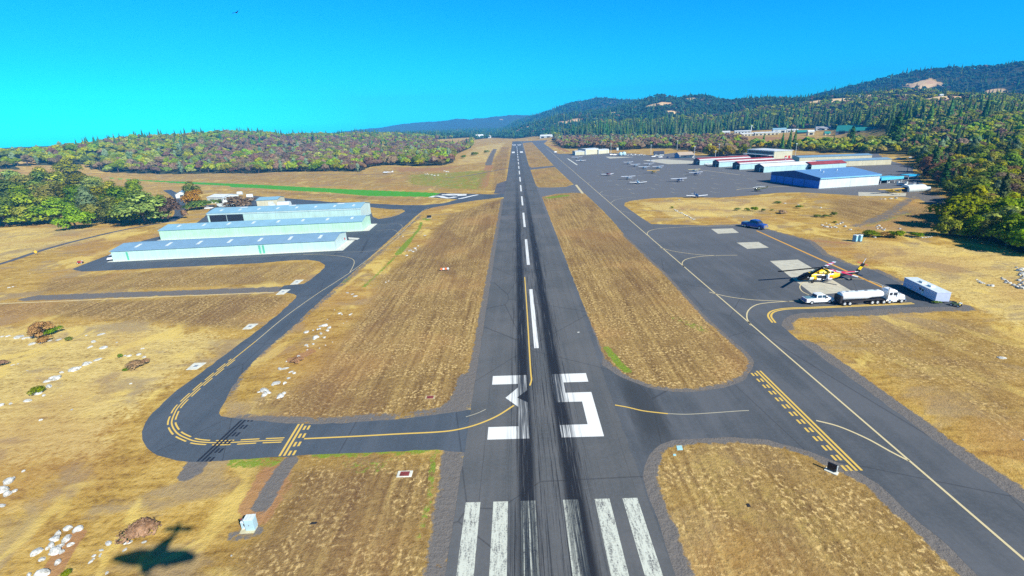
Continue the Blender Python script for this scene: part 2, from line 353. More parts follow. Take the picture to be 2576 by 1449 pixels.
gravel = np.maximum.reduce([
    line_w([(1186, 1000), (1250, 600), (1266, 500)], 1.8, 0.85), line_w([(1148, 1140), (1112, 1449), (1075, 1700)], 2.6, 0.8), line_w([(1388, 590), (1510, 905), (1560, 948)], 1.5, 0.85),
    line_w(R1[12:22], 1.6, 0.8), line_w(R1[6:13], 1.3, 0.75), line_w(R4[:6], 2.2, 0.95), line_w(R4[5:14], 1.6, 0.9), line_w(R4[12:]+[(2600, 1590)], 2.2, 0.95),
    line_w([(2030, 866), (2165, 962), (2300, 1062), (2430, 1158), (2640, 1300)], 2.3, 0.95), line_w([(1966, 822), (1960, 805), (1990, 790), (2130, 786), (2290, 776), (2420, 772)], 3.2, 0.9),
    line_w([(1880, 566), (1930, 578), (2035, 607), (2075, 642), (2146, 670), (2200, 681), (2262, 709)], 2.2, 0.8), line_w([(1140, 1030), (1165, 1010), (1186, 950)], 3.0, 0.9), line_w([(600, 1056), (810, 1066), (1000, 1052), (1165, 1032)], 2.2, 0.7),
    line_w([(560, 1010), (620, 915), (760, 800), (960, 630), (1060, 540)], 1.6, 0.55), line_w([(75, 750), (300, 742), (500, 735), (690, 728)], 3.2, 0.95),
    line_w([(470, 1175), (490, 1165), (640, 1230), (700, 1180), (730, 1160)][2:], 2.0, 0.0), line_w([(480, 1190), (500, 1160)], 1.9, 0.95), line_w([(728, 1160), (700, 1200), (660, 1270)], 1.5, 0.9),
    line_w([(597, 1345), (640, 1338)], 1.5, 0.7), line_w([(2150, 570), (2230, 540), (2290, 500), (2350, 485)], 3.0, 0.6), line_w([(2180, 565), (2290, 530)], 2.5, 0.5),
    line_w([(1245, 375), (1235, 395), (1228, 415)], 6, 0.8), line_w([(2320, 490), (2370, 520)], 5, 0.9), area([(2180, 490), (2310, 478), (2400, 500), (2370, 512), (2280, 498)], 4)*0.7,
    line_w([(1400, 388), (1372, 366)], 5, 0.6)])
green = np.maximum.reduce([
    line_w([(914, 722), (960, 680), (1000, 640)], 0.9, 0.5), line_w([(1000, 640), (1030, 605)], 1.5, 1.0), line_w([(1030, 605), (1055, 575), (1060, 560)], 1.1, 0.62), line_w([(1064, 550), (1078, 553)], 1.6, 0.9), line_w([(862, 712), (880, 698)], 1.0, 0.7),
    line_w([(1525, 875), (1560, 918), (1580, 935)], 1.2, 0.55), line_w([(1385, 497), (1420, 492)], 5, 0.62), line_w([(800, 1142), (950, 1134), (1100, 1130)], 1.4, 0.48), line_w([(1090, 1150), (1080, 1260), (1050, 1360)], 0.7, 0.42),
    line_w([(600, 1160), (690, 1160)], 2.0, 0.5), line_w([(1700, 800), (1770, 830)], 2.0, 0.35), area([(820, 1150), (1000, 1145), (1000, 1190), (850, 1200)], 4)*0.5,
    area([(1010, 440), (1250, 425), (1230, 480), (1120, 478), (1010, 465)], 10)*0.42, area([(2160, 565), (2280, 530), (2300, 538), (2190, 572)], 3)*0.5])
gs = area([(262, 446), (360, 453), (500, 458.5), (644, 464.5), (869, 476), (1109, 485.6), (1083, 495.5), (1074, 495), (926, 493), (819, 483.5), (756, 481), (644, 473), (582, 471), (576, 467.5), (462, 462), (280, 449)], 0.8)
lawn = gs
dirt = np.maximum.reduce([
    line_w([(1212, 470), (1220, 440), (1232, 415)], 6, 0.9), line_w([(690, 1190), (650, 1270)], 3.2, 0.75), line_w([(640, 1310), (700, 1230)], 2.6, 0.6), line_w([(130, 1440), (165, 1380), (190, 1350)], 1.4, 0.95),
    line_w([(735, 905), (780, 885)], 1.6, 0.95), line_w([(2040, 605), (2130, 612)], 3.0, 0.8), line_w([(1430, 382), (1385, 364)], 6, 0.8), area([(970, 418), (1080, 422), (1180, 415), (1120, 432), (990, 434)], 10)*0.6,
    line_w([(1000, 418), (1180, 412)], 8, 0.4), line_w([(2260, 690), (2450, 790), (2580, 850)], 1.2, 0.4), line_w([(1690, 505), (1745, 545)], 1.2, 0.5),
    area([(1880, 344), (2060, 345), (2050, 362), (1890, 366)], 12)*0.7, area([(440, 470), (660, 488), (560, 500), (450, 495)], 6)*0.2])
straw = np.maximum.reduce([
    area([(-300, 820), (400, 800), (620, 840), (440, 980), (350, 1060), (360, 1120), (200, 1200), (-300, 1200)], 8)*0.7, area([(-300, 570), (300, 570), (390, 575), (0, 660), (-300, 680)], 5)*0.6,
    area([(1590, 508), (1900, 495), (2020, 490), (1900, 545), (1700, 555)], 5)*0.7, area([(1930, 580), (2080, 600), (2250, 700), (2450, 790), (2560, 850), (2700, 820), (2700, 640), (2200, 600)], 6)*0.65,
    area([(-50, 395), (110, 393), (105, 410), (-50, 418)], 10)*0.9, area([(1130, 415), (1190, 370), (1280, 356), (1240, 410)], 10)*0.6])
wood = np.zeros_like(gx)                      # filled from the wooded zones below
# ---------------------------------------------------------------- wooded zones (outlines of where the trees are rooted)
Z_LEFT = [(-900, 432), (0, 425), (100, 430), (225, 428), (235, 424), (262, 433), (350, 437), (450, 438), (560, 436), (640, 437), (700, 433), (830, 431), (905, 432), (930, 420), (975, 415), (1060, 418), (1118, 416), (1142, 408), (1146, 388), (1185, 372), (1190, 352), (1245, 346), (1250, 200), (-900, 200)]
Z_CLEAR = [[(-60, 402), (80, 399), (105, 406), (95, 412), (-60, 418)], [(40, 418), (220, 413), (230, 427), (60, 434)], [(1080, 352), (1200, 345), (1190, 352), (1150, 368), (1090, 358)]]
Z_CENTRE = [(1245, 347), (1300, 349), (1345, 343), (1395, 346), (1396, 358), (1412, 372), (1440, 374), (1530, 376), (1560, 378), (1640, 373), (1700, 374), (1745, 380), (1800, 392), (1870, 390), (1885, 374), (1940, 374), (2000, 378), (2100, 385), (2240, 388), (2262, 386), (2300, 395), (2312, 412), (2335, 445), (2375, 478), (2420, 505), (2440, 535), (2428, 560), (2375, 565), (2362, 590), (2480, 602), (2576, 640), (3600, 800), (3600, 100), (1245, 100)]
Z_CLEAR2 = [[(1812, 346), (1812, 331), (2050, 323), (2225, 324), (2240, 350), (2235, 358), (2070, 364), (1885, 369), (1862, 352)], [(1400, 378), (1445, 376), (1440, 387)]]
GLADES = [(1660, 258, 60, 1.6), (1697, 246, 45, 1.6), (1735, 250, 28, 1.4), (1442, 304, 55, 2), (1410, 309, 30, 1.5), (1345, 312, 45, 1.6), (1320, 322, 40, 2), (1535, 288, 35, 1.4), (1563, 285, 28, 1), (1690, 284, 25, 1.6), (2328, 211, 75, 1.5), (2280, 213, 25, 1.2), (2278, 246, 55, 1.8), (2395, 245, 50, 1.5), (2345, 252, 30, 1.5),
          (2055, 255, 30, 1.5), (2120, 252, 40, 2), (2190, 240, 30, 1.5), (2500, 232, 40, 1.5), (1640, 246, 22, 1.2), (720, 371, 26, 2), (480, 396, 22, 2), (130, 385, 22, 2), (1105, 362, 30, 1.5), (1180, 235, 20, 1), (1260, 300, 30, 1)]
gl = []
for px, py, rd, st in GLADES:
    x, y, z = hit(px, py); a = math.atan2(x-CAMX, y); gl.append((x, y, rd, st, math.cos(a), -math.sin(a)))
def in_glade(x, y):
    out = np.zeros(np.shape(x))
    wob = 1+0.35*fnoise(x, y, 60.0)
    for a, b, rd, st, c, s in gl:
        rd = rd*0.56; u = ((x-a)*c+(y-b)*s)/(rd*st); v = (-(x-a)*s+(y-b)*c)/(rd*2.0); out = np.maximum(out, 1.35-np.hypot(u, v)*wob)
    return out
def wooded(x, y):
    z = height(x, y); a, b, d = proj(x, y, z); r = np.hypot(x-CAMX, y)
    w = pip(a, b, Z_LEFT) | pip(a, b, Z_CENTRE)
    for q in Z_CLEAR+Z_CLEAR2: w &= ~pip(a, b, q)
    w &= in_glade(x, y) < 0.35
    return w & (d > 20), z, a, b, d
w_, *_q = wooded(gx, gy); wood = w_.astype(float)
glade = np.clip(in_glade(gx, gy), 0, 1)

# ---------------------------------------------------------------- ground sheet
nA, nR = len(ang), len(rr); idx = np.arange(nA*nR).reshape(nR, nA)
q = np.stack([idx[:-1], np.roll(idx, -1, 1)[:-1], np.roll(idx, -1, 1)[1:], idx[1:]], -1).reshape(-1, 4)[:, ::-1]
me = bpy.data.meshes.new("ground"); me.vertices.add(len(gx)); me.vertices.foreach_set('co', np.stack([gx, gy, gz], 1).ravel().astype(np.float32))
me.loops.add(q.size); me.loops.foreach_set('vertex_index', q.ravel().astype(np.int32)); me.polygons.add(len(q))
me.polygons.foreach_set('loop_start', np.arange(0, q.size, 4, dtype=np.int32)); me.update(calc_edges=True)
me.polygons.foreach_set('use_smooth', np.ones(len(q), bool))
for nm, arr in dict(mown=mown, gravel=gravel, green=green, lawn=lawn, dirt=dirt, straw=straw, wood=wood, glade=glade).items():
    at = me.attributes.new(nm, 'FLOAT', 'POINT'); at.data.foreach_set('value', arr.astype(np.float32))

m, nt, b = nodes("dry_grassland"); g = NG(nt); v = g.coord()
n_big = g.noise(v, 0.03, 3); n_mid = g.noise(v, 0.22, 4, 0.6, 0.5); n_fine = g.noise(v, 1.3, 4, 0.65); n_vf = g.noise(v, 4.0, 3, 0.7)
rows = g.noise(g.coord((0.75, 0.035, 1)), 1.0, 3, 0.6, 0.3); sweep = g.noise(g.coord((0.03, 0.3, 1), 0.35), 1.0, 4, 0.65, 1.2)
clump = g.vor(v, 1.25, 'SMOOTH_F1')
warp = g.math('SUBTRACT', g.math('ADD', g.math('MULTIPLY', n_mid, 0.7), g.math('MULTIPLY', n_fine, 0.9)), 0.8)      # about -0.35..0.35
def soft(name, k=0.8, lo_=0.42, hi_=0.62): return g.rng(g.math('ADD', g.attr(name), g.math('MULTIPLY', warp, k)), lo_, hi_)
n_str = g.noise(g.coord((0.35, 0.9, 1), -0.5), 1.0, 4, 0.65, 0.8)
tall = g.ramp(g.math('ADD', g.math('MULTIPLY', sweep, 0.26), g.math('ADD', g.math('MULTIPLY', n_mid, 0.24), g.math('ADD', g.math('MULTIPLY', n_fine, 0.24), g.math('MULTIPLY', n_str, 0.26)))),
              [(0.32, (0.13, 0.075, 0.018)), (0.42, (0.28, 0.170, 0.040)), (0.51, (0.44, 0.290, 0.072)), (0.64, (0.60, 0.440, 0.150))])
pale = g.ramp(g.math('ADD', g.math('MULTIPLY', sweep, 0.25), g.math('ADD', g.math('MULTIPLY', n_fine, 0.35), g.math('MULTIPLY', n_str, 0.4))), [(0.36, (0.34, 0.235, 0.085)), (0.46, (0.50, 0.37, 0.125)), (0.54, (0.60, 0.46, 0.16)), (0.66, (0.70, 0.56, 0.24))])
mowc = g.ramp(g.math('ADD', g.math('MULTIPLY', rows, 0.42), g.math('ADD', g.math('MULTIPLY', n_fine, 0.30), g.math('MULTIPLY', n_big, 0.28))),
              [(0.34, (0.125, 0.076, 0.030)), (0.43, (0.225, 0.144, 0.056)), (0.53, (0.335, 0.225, 0.082)), (0.64, (0.49, 0.355, 0.130))])
n_sp = g.noise(g.coord((1.0, 0.75, 1)), 2.1, 3, 0.6)
sx_ = g.n('ShaderNodeSeparateXYZ'); g.link(g.tc.outputs['Object'], sx_.inputs[0])
mowl = g.math('SINE', g.math('ADD', g.math('MULTIPLY', sx_.outputs[0], 3.9), g.math('ADD', g.math('MULTIPLY', n_mid, 5.0), g.math('MULTIPLY', n_big, 9.0))))
mowc = g.mix(g.math('MULTIPLY', g.rng(mowl, 0.1, 0.9), g.rng(g.noise(g.coord((0.12, 0.03, 1)), 1.0, 3), 0.42, 0.62, 0.05, 0.5)), mowc, (0.14, 0.082, 0.034))
tuft = g.math('MULTIPLY', g.rng(n_sp, 0.53, 0.62), g.rng(n_mid, 0.40, 0.56))
mowc = g.mix(g.math('MULTIPLY', tuft, 0.85), mowc, (0.66, 0.48, 0.20))
mowc = g.mix(g.math('MULTIPLY', g.rng(n_sp, 0.46, 0.36), 0.55), mowc, (0.10, 0.056, 0.020))
col = g.mix(soft('straw', 0.7), tall, pale)
col = g.mix(g.math('MULTIPLY', g.rng(g.math('ADD', n_fine, g.math('MULTIPLY', sweep, 0.5)), 0.70, 0.55), 0.45), col, (0.15, 0.085, 0.022))
n_p1 = g.noise(g.coord((0.055, 0.075, 1), 0.5), 1.0, 4, 0.6, 0.7); n_p2 = g.noise(g.coord((0.09, 0.06, 1), 0.2), 1.0, 3, 0.6, 1.0)
col = g.mix(g.math('MULTIPLY', g.rng(n_p1, 0.50, 0.62), 0.7), col, (0.31, 0.235, 0.135))
col = g.mix(g.math('MULTIPLY', g.rng(n_p2, 0.54, 0.64), 0.7), col, (0.66, 0.50, 0.14))
col = g.mix(g.rng(g.math('ADD', g.attr('mown'), g.math('MULTIPLY', warp, 0.7)), 0.25, 0.75), col, mowc)
col = g.mix(g.math('MULTIPLY', g.rng(n_big, 0.48, 0.64), 0.38), col, (0.36, 0.19, 0.07))
col = g.mix(g.math('MULTIPLY', g.rng(g.noise(g.coord((0.05, 0.018, 1)), 1.0, 4, 0.65, 0.8), 0.48, 0.62), g.math('MULTIPLY', g.attr('mown'), 0.55)), col, (0.17, 0.098, 0.048))
col = g.mix(g.math('MULTIPLY', soft('dirt', 0.7), 0.85), col, g.mix(n_fine, (0.25, 0.115, 0.05), (0.44, 0.25, 0.12)))
col = g.mix(g.math('MULTIPLY', soft('green', 0.8, 0.34, 0.50), 0.9), col, g.mix(n_fine, (0.09, 0.17, 0.012), (0.24, 0.34, 0.04)))
col = g.mix(soft('lawn', 0.25, 0.40, 0.60), col, g.mix(n_mid, (0.055, 0.27, 0.020), (0.095, 0.37, 0.035)))
col = g.mix(soft('gravel', 1.5, 0.36, 0.66), col, g.mix(g.math('ADD', g.math('MULTIPLY', n_vf, 0.6), g.math('MULTIPLY', n_fine, 0.4)), (0.060, 0.066, 0.080), (0.25, 0.225, 0.19)))
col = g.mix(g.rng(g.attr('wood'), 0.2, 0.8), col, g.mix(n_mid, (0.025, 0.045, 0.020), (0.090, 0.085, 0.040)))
col = g.mix(g.rng(g.attr('glade'), 0.30, 0.55), col, g.mix(g.rng(g.noise(v, 0.012, 2), 0.42, 0.6), (0.74, 0.54, 0.27), (0.60, 0.38, 0.20)))
g.link(col, b.inputs['Base Color']); b.inputs['Roughness'].default_value = 0.95; b.inputs['Specular IOR Level'].default_value = 0.05
g.bump(g.math('ADD', g.math('MULTIPLY', n_fine, 0.7), g.math('MULTIPLY', n_vf, 0.35)), 0.8, 0.30, b)
me.materials.append(m)
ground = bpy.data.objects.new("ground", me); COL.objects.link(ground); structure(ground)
# ---------------------------------------------------------------- paving materials
def rubber_mask(g):
    """two bands of tyre rubber along the runway, streaky, thinning with distance"""
    sep = g.n('ShaderNodeSeparateXYZ'); g.link(g.tc.outputs['Object'], sep.inputs[0]); x, y = sep.outputs[0], sep.outputs[1]
    s1 = g.noise(g.coord((3.4, 0.045, 1)), 1.0, 5, 0.7, 0.15); s2 = g.noise(g.coord((9.0, 0.11, 1)), 1.0, 3, 0.7)
    st = g.math('ADD', g.math('MULTIPLY', s1, 0.6), g.math('MULTIPLY', s2, 0.4))
    xw = g.math('ADD', x, g.math('MULTIPLY', g.math('SUBTRACT', g.noise(g.coord((0.001, 0.02, 1)), 1.0, 1), 0.5), 0.8))
    def band(c, core, fringe):
        d = g.math('ABSOLUTE', g.math('SUBTRACT', xw, c)); return g.rng(d, core, fringe, 1, 0)
    far = g.rng(y, 130, 420, 1, 0.18)
    core = g.math('MAXIMUM', band(-2.85, 0.6, 1.5), band(2.85, 0.65, 1.6))
    halo = g.math('MAXIMUM', band(-2.6, 1.2, 3.6), band(2.4, 1.2, 3.9))
    a = g.math('MULTIPLY', core, g.rng(st, 0.36, 0.46)); c = g.math('MULTIPLY', halo, g.rng(st, 0.50, 0.57))
    return g.math('MULTIPLY', g.math('MAXIMUM', a, g.math('MULTIPLY', c, 0.85)), far), st
def asphalt(name, lo_, hi_, rubber=False, patch=None):
    m, nt, b = nodes(name); g = NG(nt); v = g.coord()
    f = g.math('ADD', g.math('MULTIPLY', g.noise(v, 0.07, 4, 0.6, 0.6), 0.6), g.math('MULTIPLY', g.noise(g.coord((0.5, 0.02, 1)), 1.0, 4, 0.6), 0.4))
    c = g.mix(g.rng(f, 0.38, 0.62), lo_, hi_)
    c = g.mix(g.math('MULTIPLY', g.rng(g.noise(v, 2.2, 4, 0.75), 0.35, 0.7), 0.22), c, tuple(k*1.5 for k in hi_))
    crk = g.vor(g.coord((0.05, 0.035, 1)), 1.0, 'DISTANCE_TO_EDGE')
    c = g.mix(g.math('MULTIPLY', g.rng(crk, 0.0, 0.006, 1, 0), 0.45), c, (0.02, 0.02, 0.024))
    if rubber:
        sp = g.n('ShaderNodeSeparateXYZ'); g.link(g.tc.outputs['Object'], sp.inputs[0]); wob = g.math('MULTIPLY', g.noise(g.coord((0.1, 0.08, 1)), 1.0, 2), 0.25)
        for ax, per in ((0, 3.78), (1, 41.0)):
            fr = g.math('ABSOLUTE', g.math('SUBTRACT', g.math('FRACT', g.math('DIVIDE', g.math('ADD', sp.outputs[ax], g.math('ADD', wob, 5000 if ax == 0 else 0)), per)), 0.5))
            c = g.mix(g.math('MULTIPLY', g.rng(fr, 0.495-0.02/per, 0.5, 0, 0.6) if False else g.rng(fr, 0.0, 0.07/per, 0.55, 0.0), g.rng(g.noise(g.coord((0.3, 0.04, 1)), 1.0, 3), 0.42, 0.58)), c, (0.03, 0.032, 0.036))
    if patch: c = paler_far(g, c); c = g.mix(patch(g), c, tuple(k*0.55 for k in lo_))
    if rubber:
        mk, st = rubber_mask(g); c = g.mix(g.math('MULTIPLY', mk, 0.95), c, (0.011, 0.013, 0.019))
    g.link(c, b.inputs['Base Color']); b.inputs['Roughness'].default_value = 0.85; b.inputs['Specular IOR Level'].default_value = 0.22
    return m
def paler_far(g, c):                              # paving mixed paler with distance, towards the far ramp
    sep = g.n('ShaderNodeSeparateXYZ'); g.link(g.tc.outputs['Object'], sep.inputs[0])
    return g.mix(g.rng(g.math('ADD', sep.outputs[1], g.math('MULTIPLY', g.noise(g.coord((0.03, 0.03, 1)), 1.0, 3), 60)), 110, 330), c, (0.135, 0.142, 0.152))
def runway_patch(g):
    sep = g.n('ShaderNodeSeparateXYZ'); g.link(g.tc.outputs['Object'], sep.inputs[0]); x, y = sep.outputs[0], sep.outputs[1]
    w = g.math('MULTIPLY', g.math('SUBTRACT', g.noise(g.coord((0.35, 0.06, 1)), 1.0, 4, 0.7), 0.5), 4.0)
    a = g.math('MULTIPLY', g.rng(g.math('ABSOLUTE', g.math('SUBTRACT', g.math('ADD', x, w), 15.8)), 1.2, 3.2, 1, 0), g.rng(g.math('ABSOLUTE', g.math('SUBTRACT', g.math('ADD', y, w), 65.0)), 5.0, 13.0, 1, 0))
    return g.math('MULTIPLY', a, 0.75)
M_RW = asphalt("runway_asphalt", (0.080, 0.088, 0.093), (0.112, 0.117, 0.120), True)
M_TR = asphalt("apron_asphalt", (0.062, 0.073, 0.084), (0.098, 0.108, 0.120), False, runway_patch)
M_TL = asphalt("fresh_asphalt", (0.056, 0.074, 0.095), (0.080, 0.099, 0.122))
M_OLD = asphalt("old_asphalt", (0.075, 0.078, 0.090), (0.11, 0.11, 0.12))
def marking(name, col, wear=0.5, rubber=False, dark=(0.09, 0.09, 0.10)):
    m, nt, b = nodes(name); g = NG(nt); v = g.coord()
    w = g.math('ADD', g.math('MULTIPLY', g.noise(g.coord((2.6, 0.5, 1)), 1.0, 5, 0.75), 0.6), g.math('MULTIPLY', g.noise(v, 5.0, 3, 0.8), 0.4))
    c = g.mix(g.rng(w, 0.62-0.16*wear, 0.80-0.16*wear, 0, min(1, 0.35+wear)), col, dark)
    if rubber:
        mk, st = rubber_mask(g); c = g.mix(g.math('MULTIPLY', g.math('MULTIPLY', mk, 0.97), g.rng(st, 0.36, 0.56, 0.45, 1.0)), c, (0.018, 0.024, 0.035))
    g.link(c, b.inputs['Base Color']); b.inputs['Roughness'].default_value = 0.7; b.inputs['Specular IOR Level'].default_value = 0.2
    return m
M_WH = marking("white_marking", (0.72, 0.75, 0.73), 0.12, True); M_WORN = marking("worn_white_marking", (0.56, 0.60, 0.52), 1.0, True)
M_YE = marking("yellow_marking", (0.66, 0.46, 0.10), 0.15); M_PALE = marking("pale_yellow_marking", (0.60, 0.52, 0.30), 0.3); M_FAINT = marking("faint_marking", (0.42, 0.40, 0.30), 0.5)
M_ORN = marking("orange_marking", (0.60, 0.33, 0.06), 0.15); M_BLK = marking("blackout_paint", (0.018, 0.022, 0.035), 0.1, False, (0.03, 0.035, 0.05))
M_CON = paint("concrete", (0.47, 0.46, 0.37), 0.85, var=0.12, scale=0.6); M_CONW = paint("pale_concrete", (0.60, 0.62, 0.54), 0.85, var=0.15)

sheet("runway", ragged([(XL, 12), (XR, 12), (XR, 330), (XR, YEND-44), (XL, YEND-44), (XL, 330)], 0.10), 0.012, M_RW)
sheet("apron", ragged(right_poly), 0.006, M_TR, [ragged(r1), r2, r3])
sheet("taxiway", ragged(left_poly), 0.006, M_TL, [ragged(isle)])
def pgon(name, pts, z, mat): return sheet(name, GL(pts), z, mat)
# small roads and paths
def road(name, pts, w, mat, z=0.008, n=5):
    mb = MB(); ribbon(mb, smoothline(GL(pts), n), w, z); return structure(mb.build(name, mat))
road("service_road", [(-420, 745), (-200, 714), (0, 664), (90, 634.5), (150, 617), (210, 601.5), (300, 580.5), (390, 563.5), (425, 558)], 2.9, M_OLD)
road("access_road", [(425, 558), (452, 540), (452, 520), (455, 505), (440, 490), (420, 478)], 6.0, M_TL, 0.0085)
road("access_road", [(455, 522), (490, 519), (540, 516)], 5.0, M_TL, 0.009)
road("field_track", [(279, 436), (420, 437.5), (640, 440), (900, 439), (985, 438.5)], 3.0, paint("track_soil", (0.17, 0.13, 0.10), 0.95, var=0.2), 0.006)
road("field_track", [(1120, 447), (1170, 443), (1230, 432), (1275, 424)], 4.0, MATS["track_soil"], 0.006)
road("field_track", [(1338, 424), (1395, 418.5)], 6.0, M_OLD, 0.009)
road("access_road", [(2290, 410), (2275, 395), (2245, 383), (2200, 380)], 8.0, M_TR, 0.009)
road("edge_kerb", [(-160, 775), (-50, 765), (60, 761.5), (300, 751), (500, 743), (690, 735.5)], 0.55, paint("straw_kerb", (0.60, 0.49, 0.25), 0.9), 0.011, 4)
sheet("old_turnoff", [(XL+0.5, G(1247, 455)[1]), (XL+0.5, G(1268, 487)[1]-2), (XL-7, G(1268, 487)[1]+2), (XL-7, G(1262, 462)[1]), (XL-3, G(1262, 458)[1])], 0.0075, M_OLD)
for i, yy in enumerate((G(1320, 545.5)[1],)):
    sheet("runway_joint", [(XL+.1, yy-5), (XR-.1, yy-5), (XR-.1, yy+5), (XL+.1, yy+5)], 0.0155, asphalt("patched_asphalt", (0.105, 0.107, 0.11), (0.13, 0.13, 0.13), True))

# ---------------------------------------------------------------- runway markings
ZM = 0.020
def flat(name, polys, mat, z=ZM):
    mb = MB()
    for p in polys:
        a = sum(p[i][0]*p[(i+1) % len(p)][1]-p[(i+1) % len(p)][0]*p[i][1] for i in range(len(p)))
        q = p if a > 0 else p[::-1]; mb.add([(x, y, z) for x, y in q], [tuple(range(len(q)))])
    return structure(mb.build(name, mat))
def rect(x0, y0, x1, y1): return [(x0, y0), (x1, y0), (x1, y1), (x0, y1)]
th = []
for x in (-9.35, -6.05, -2.80, 2.05+0.2, 6.0, 9.3): th.append(rect(x-0.88, -0.5, x+0.88, 46.0))
flat("threshold_stripes", th, M_WORN)
Y0, Y1 = 58.0, 76.4
def n3(x0):                                   # squared numeral three with a flat top and a pointed middle
    w = 6.0; t = 3.0; r = x0+w
    return [rect(x0, Y0, r, Y0+t), rect(r-1.5, Y0+t, r, Y0+8.2), [(r, Y0+8.2), (r-1.5, Y0+8.2), (x0+2.4, Y0+11.0), (x0+4.3, Y0+11.0), (r, Y0+9.4)], [(x0+2.4, Y0+11.0), (r-1.5, Y1-4.2), (r, Y1-4.2), (r, Y1-5.2), (x0+4.3, Y0+11.0)], rect(r-1.5, Y1-4.2, r, Y1-t), rect(x0, Y1-t, r, Y1)]
def n5(x0):
    w = 6.0; t = 3.0; r = x0+w
    return [rect(x0, Y0, r, Y0+t), rect(r-1.9, Y0+t, r, Y0+9.2), rect(x0, Y0+9.2, r, Y0+12.0), rect(x0, Y0+12.0, x0+1.7, Y1-t), rect(x0, Y1-t, r, Y1)]
flat("runway_number", n3(-8.3)+n5(2.35), M_WH)
mb = MB(); y = 87.2; cs = []
while y < 1110: cs.append(rect(-0.46, y, 0.46, y+36.6)); y += 60.8
flat("centre_stripes", cs, M_WH)
flat("aiming_marks", [rect(-9.4, 822, -4.4, 868), rect(4.4, 822, 9.4, 868)], M_WH)
flat("far_number", [rect(-7.6, 1120, -6.0, 1150), rect(-4.8, 1120, -2.6, 1150), rect(2.6, 1120, 4.4, 1150), rect(5.2, 1120, 8.4, 1131), rect(7, 1131, 8.4, 1150)], M_WH)
flat("far_threshold_stripes", [rect(x-0.9, 1170, x+0.9, 1215) for x in (-9.3, -6.0, -2.8, 2.8, 6.0, 9.3)], M_WH)
def line(name, pts, w, mat, z=ZM+0.004, dash=None, off=0.0, n=6, curve=True):
    mb = MB(); p = GL(pts); ribbon(mb, smoothline(p, n) if curve and len(p) > 2 else p, w, z, 0, dash, off); return structure(mb.build(name, mat))
# lead-in lines on the runway
line("lead_line", [(1320, 697), (1323, 740), (1327, 800), (1331, 870), (1335, 935), (1337, 955), (1333, 970)], 0.26, M_YE)
line("lead_line", [(1293, 1020), (1250, 1047), (1200, 1068), (1150, 1081), (1100, 1087), (1000, 1092), (900, 1097.5), (765, 1104)], 0.30, M_YE)
line("lead_line", [(1547, 1019), (1580, 1025), (1620, 1034), (1680, 1041)], 0.26, M_YE); line("lead_line", [(1680, 1041), (1740, 1042), (1860, 1034), (1884, 1033)], 0.16, M_FAINT)
line("lead_line", [(1172, 1049), (1200, 1040), (1222, 1030)], 0.14, M_FAINT)
# left taxiway centreline with its enhanced dashes before the hold line
LC = [(712, 1107), (640, 1110), (560, 1114), (500, 1111.5), (470, 1103), (445, 1089), (432, 1066), (438, 1043), (452, 1020), (492, 982), (544, 938), (588, 903), (644, 858)]
line("centreline", LC, 0.22, M_YE)
for sgn in (-1, 1): line("centreline_dashes", LC[:-1], 0.24, M_YE, ZM+0.006, (2.75, 0.95), 0.50*sgn)
LC2 = [(644, 858), (720, 795), (800, 738), (880, 686), (960, 625), (1020, 575), (1058, 535), (1078, 522)]
line("centreline", LC2, 0.17, M_PALE)
line("centreline", [(1000, 585), (1004, 592), (1000, 600), (985, 612), (965, 622)], 0.15, M_PALE, ZM+.006); line("centreline", [(965, 622), (930, 632), (880, 634), (760, 640), (600, 648), (470, 654), (370, 658.5)], 0.15, M_FAINT, ZM+.006)
line("centreline", [(880, 686), (891, 662), (885, 651), (860, 645), (820, 641.5), (760, 640)], 0.17, M_PALE, ZM+.006)
line("centreline", [(1006, 580), (1012, 570), (1000, 563), (960, 565), (930, 566)], 0.15, M_FAINT, ZM+.006); line("centreline", [(945, 581), (985, 577), (1003, 586)], 0.15, M_FAINT, ZM+.008)
# hold-short line, left: two solid, two dashed
def hold(a, b, gapdir, n_d, name):
    a = np.array(G(*a)); b = np.array(G(*b)); d = (b-a)/np.hypot(*(b-a)); nr = np.array([-d[1], d[0]])*gapdir
    mb = MB()
    for k in (0, 1): ribbon(mb, [tuple(a+nr*0.62*k), tuple(b+nr*0.62*k)], 0.32, ZM+0.008)
    for k in (2, 3): ribbon(mb, [tuple(a+nr*0.62*k), tuple(b+nr*0.62*k)], 0.32, ZM+0.008, 0, (1.05, 0.95))
    structure(mb.build(name, M_YE)); return a, b, nr
hold((703, 1148), (752, 1067), -1, 5, "hold_line")
hold((2168, 1184), (1912, 933), 1, 11, "hold_line")
mb = MB()
a, b_ = np.array(G(497, 1161)), np.array(G(608, 1057)); d = (b_-a)/np.hypot(*(b_-a)); nr = np.array([d[1], -d[0]])
for k in (0, 1): ribbon(mb, [tuple(a+nr*0.6*k), tuple(b_+nr*0.6*k)], 0.34, ZM+0.0095)
for k in (2, 3): ribbon(mb, [tuple(a+nr*0.6*k), tuple(b_+nr*0.6*k)], 0.34, ZM+0.0095, 0, (1.0, 0.9))
structure(mb.build("blacked_out_hold_line", M_BLK))
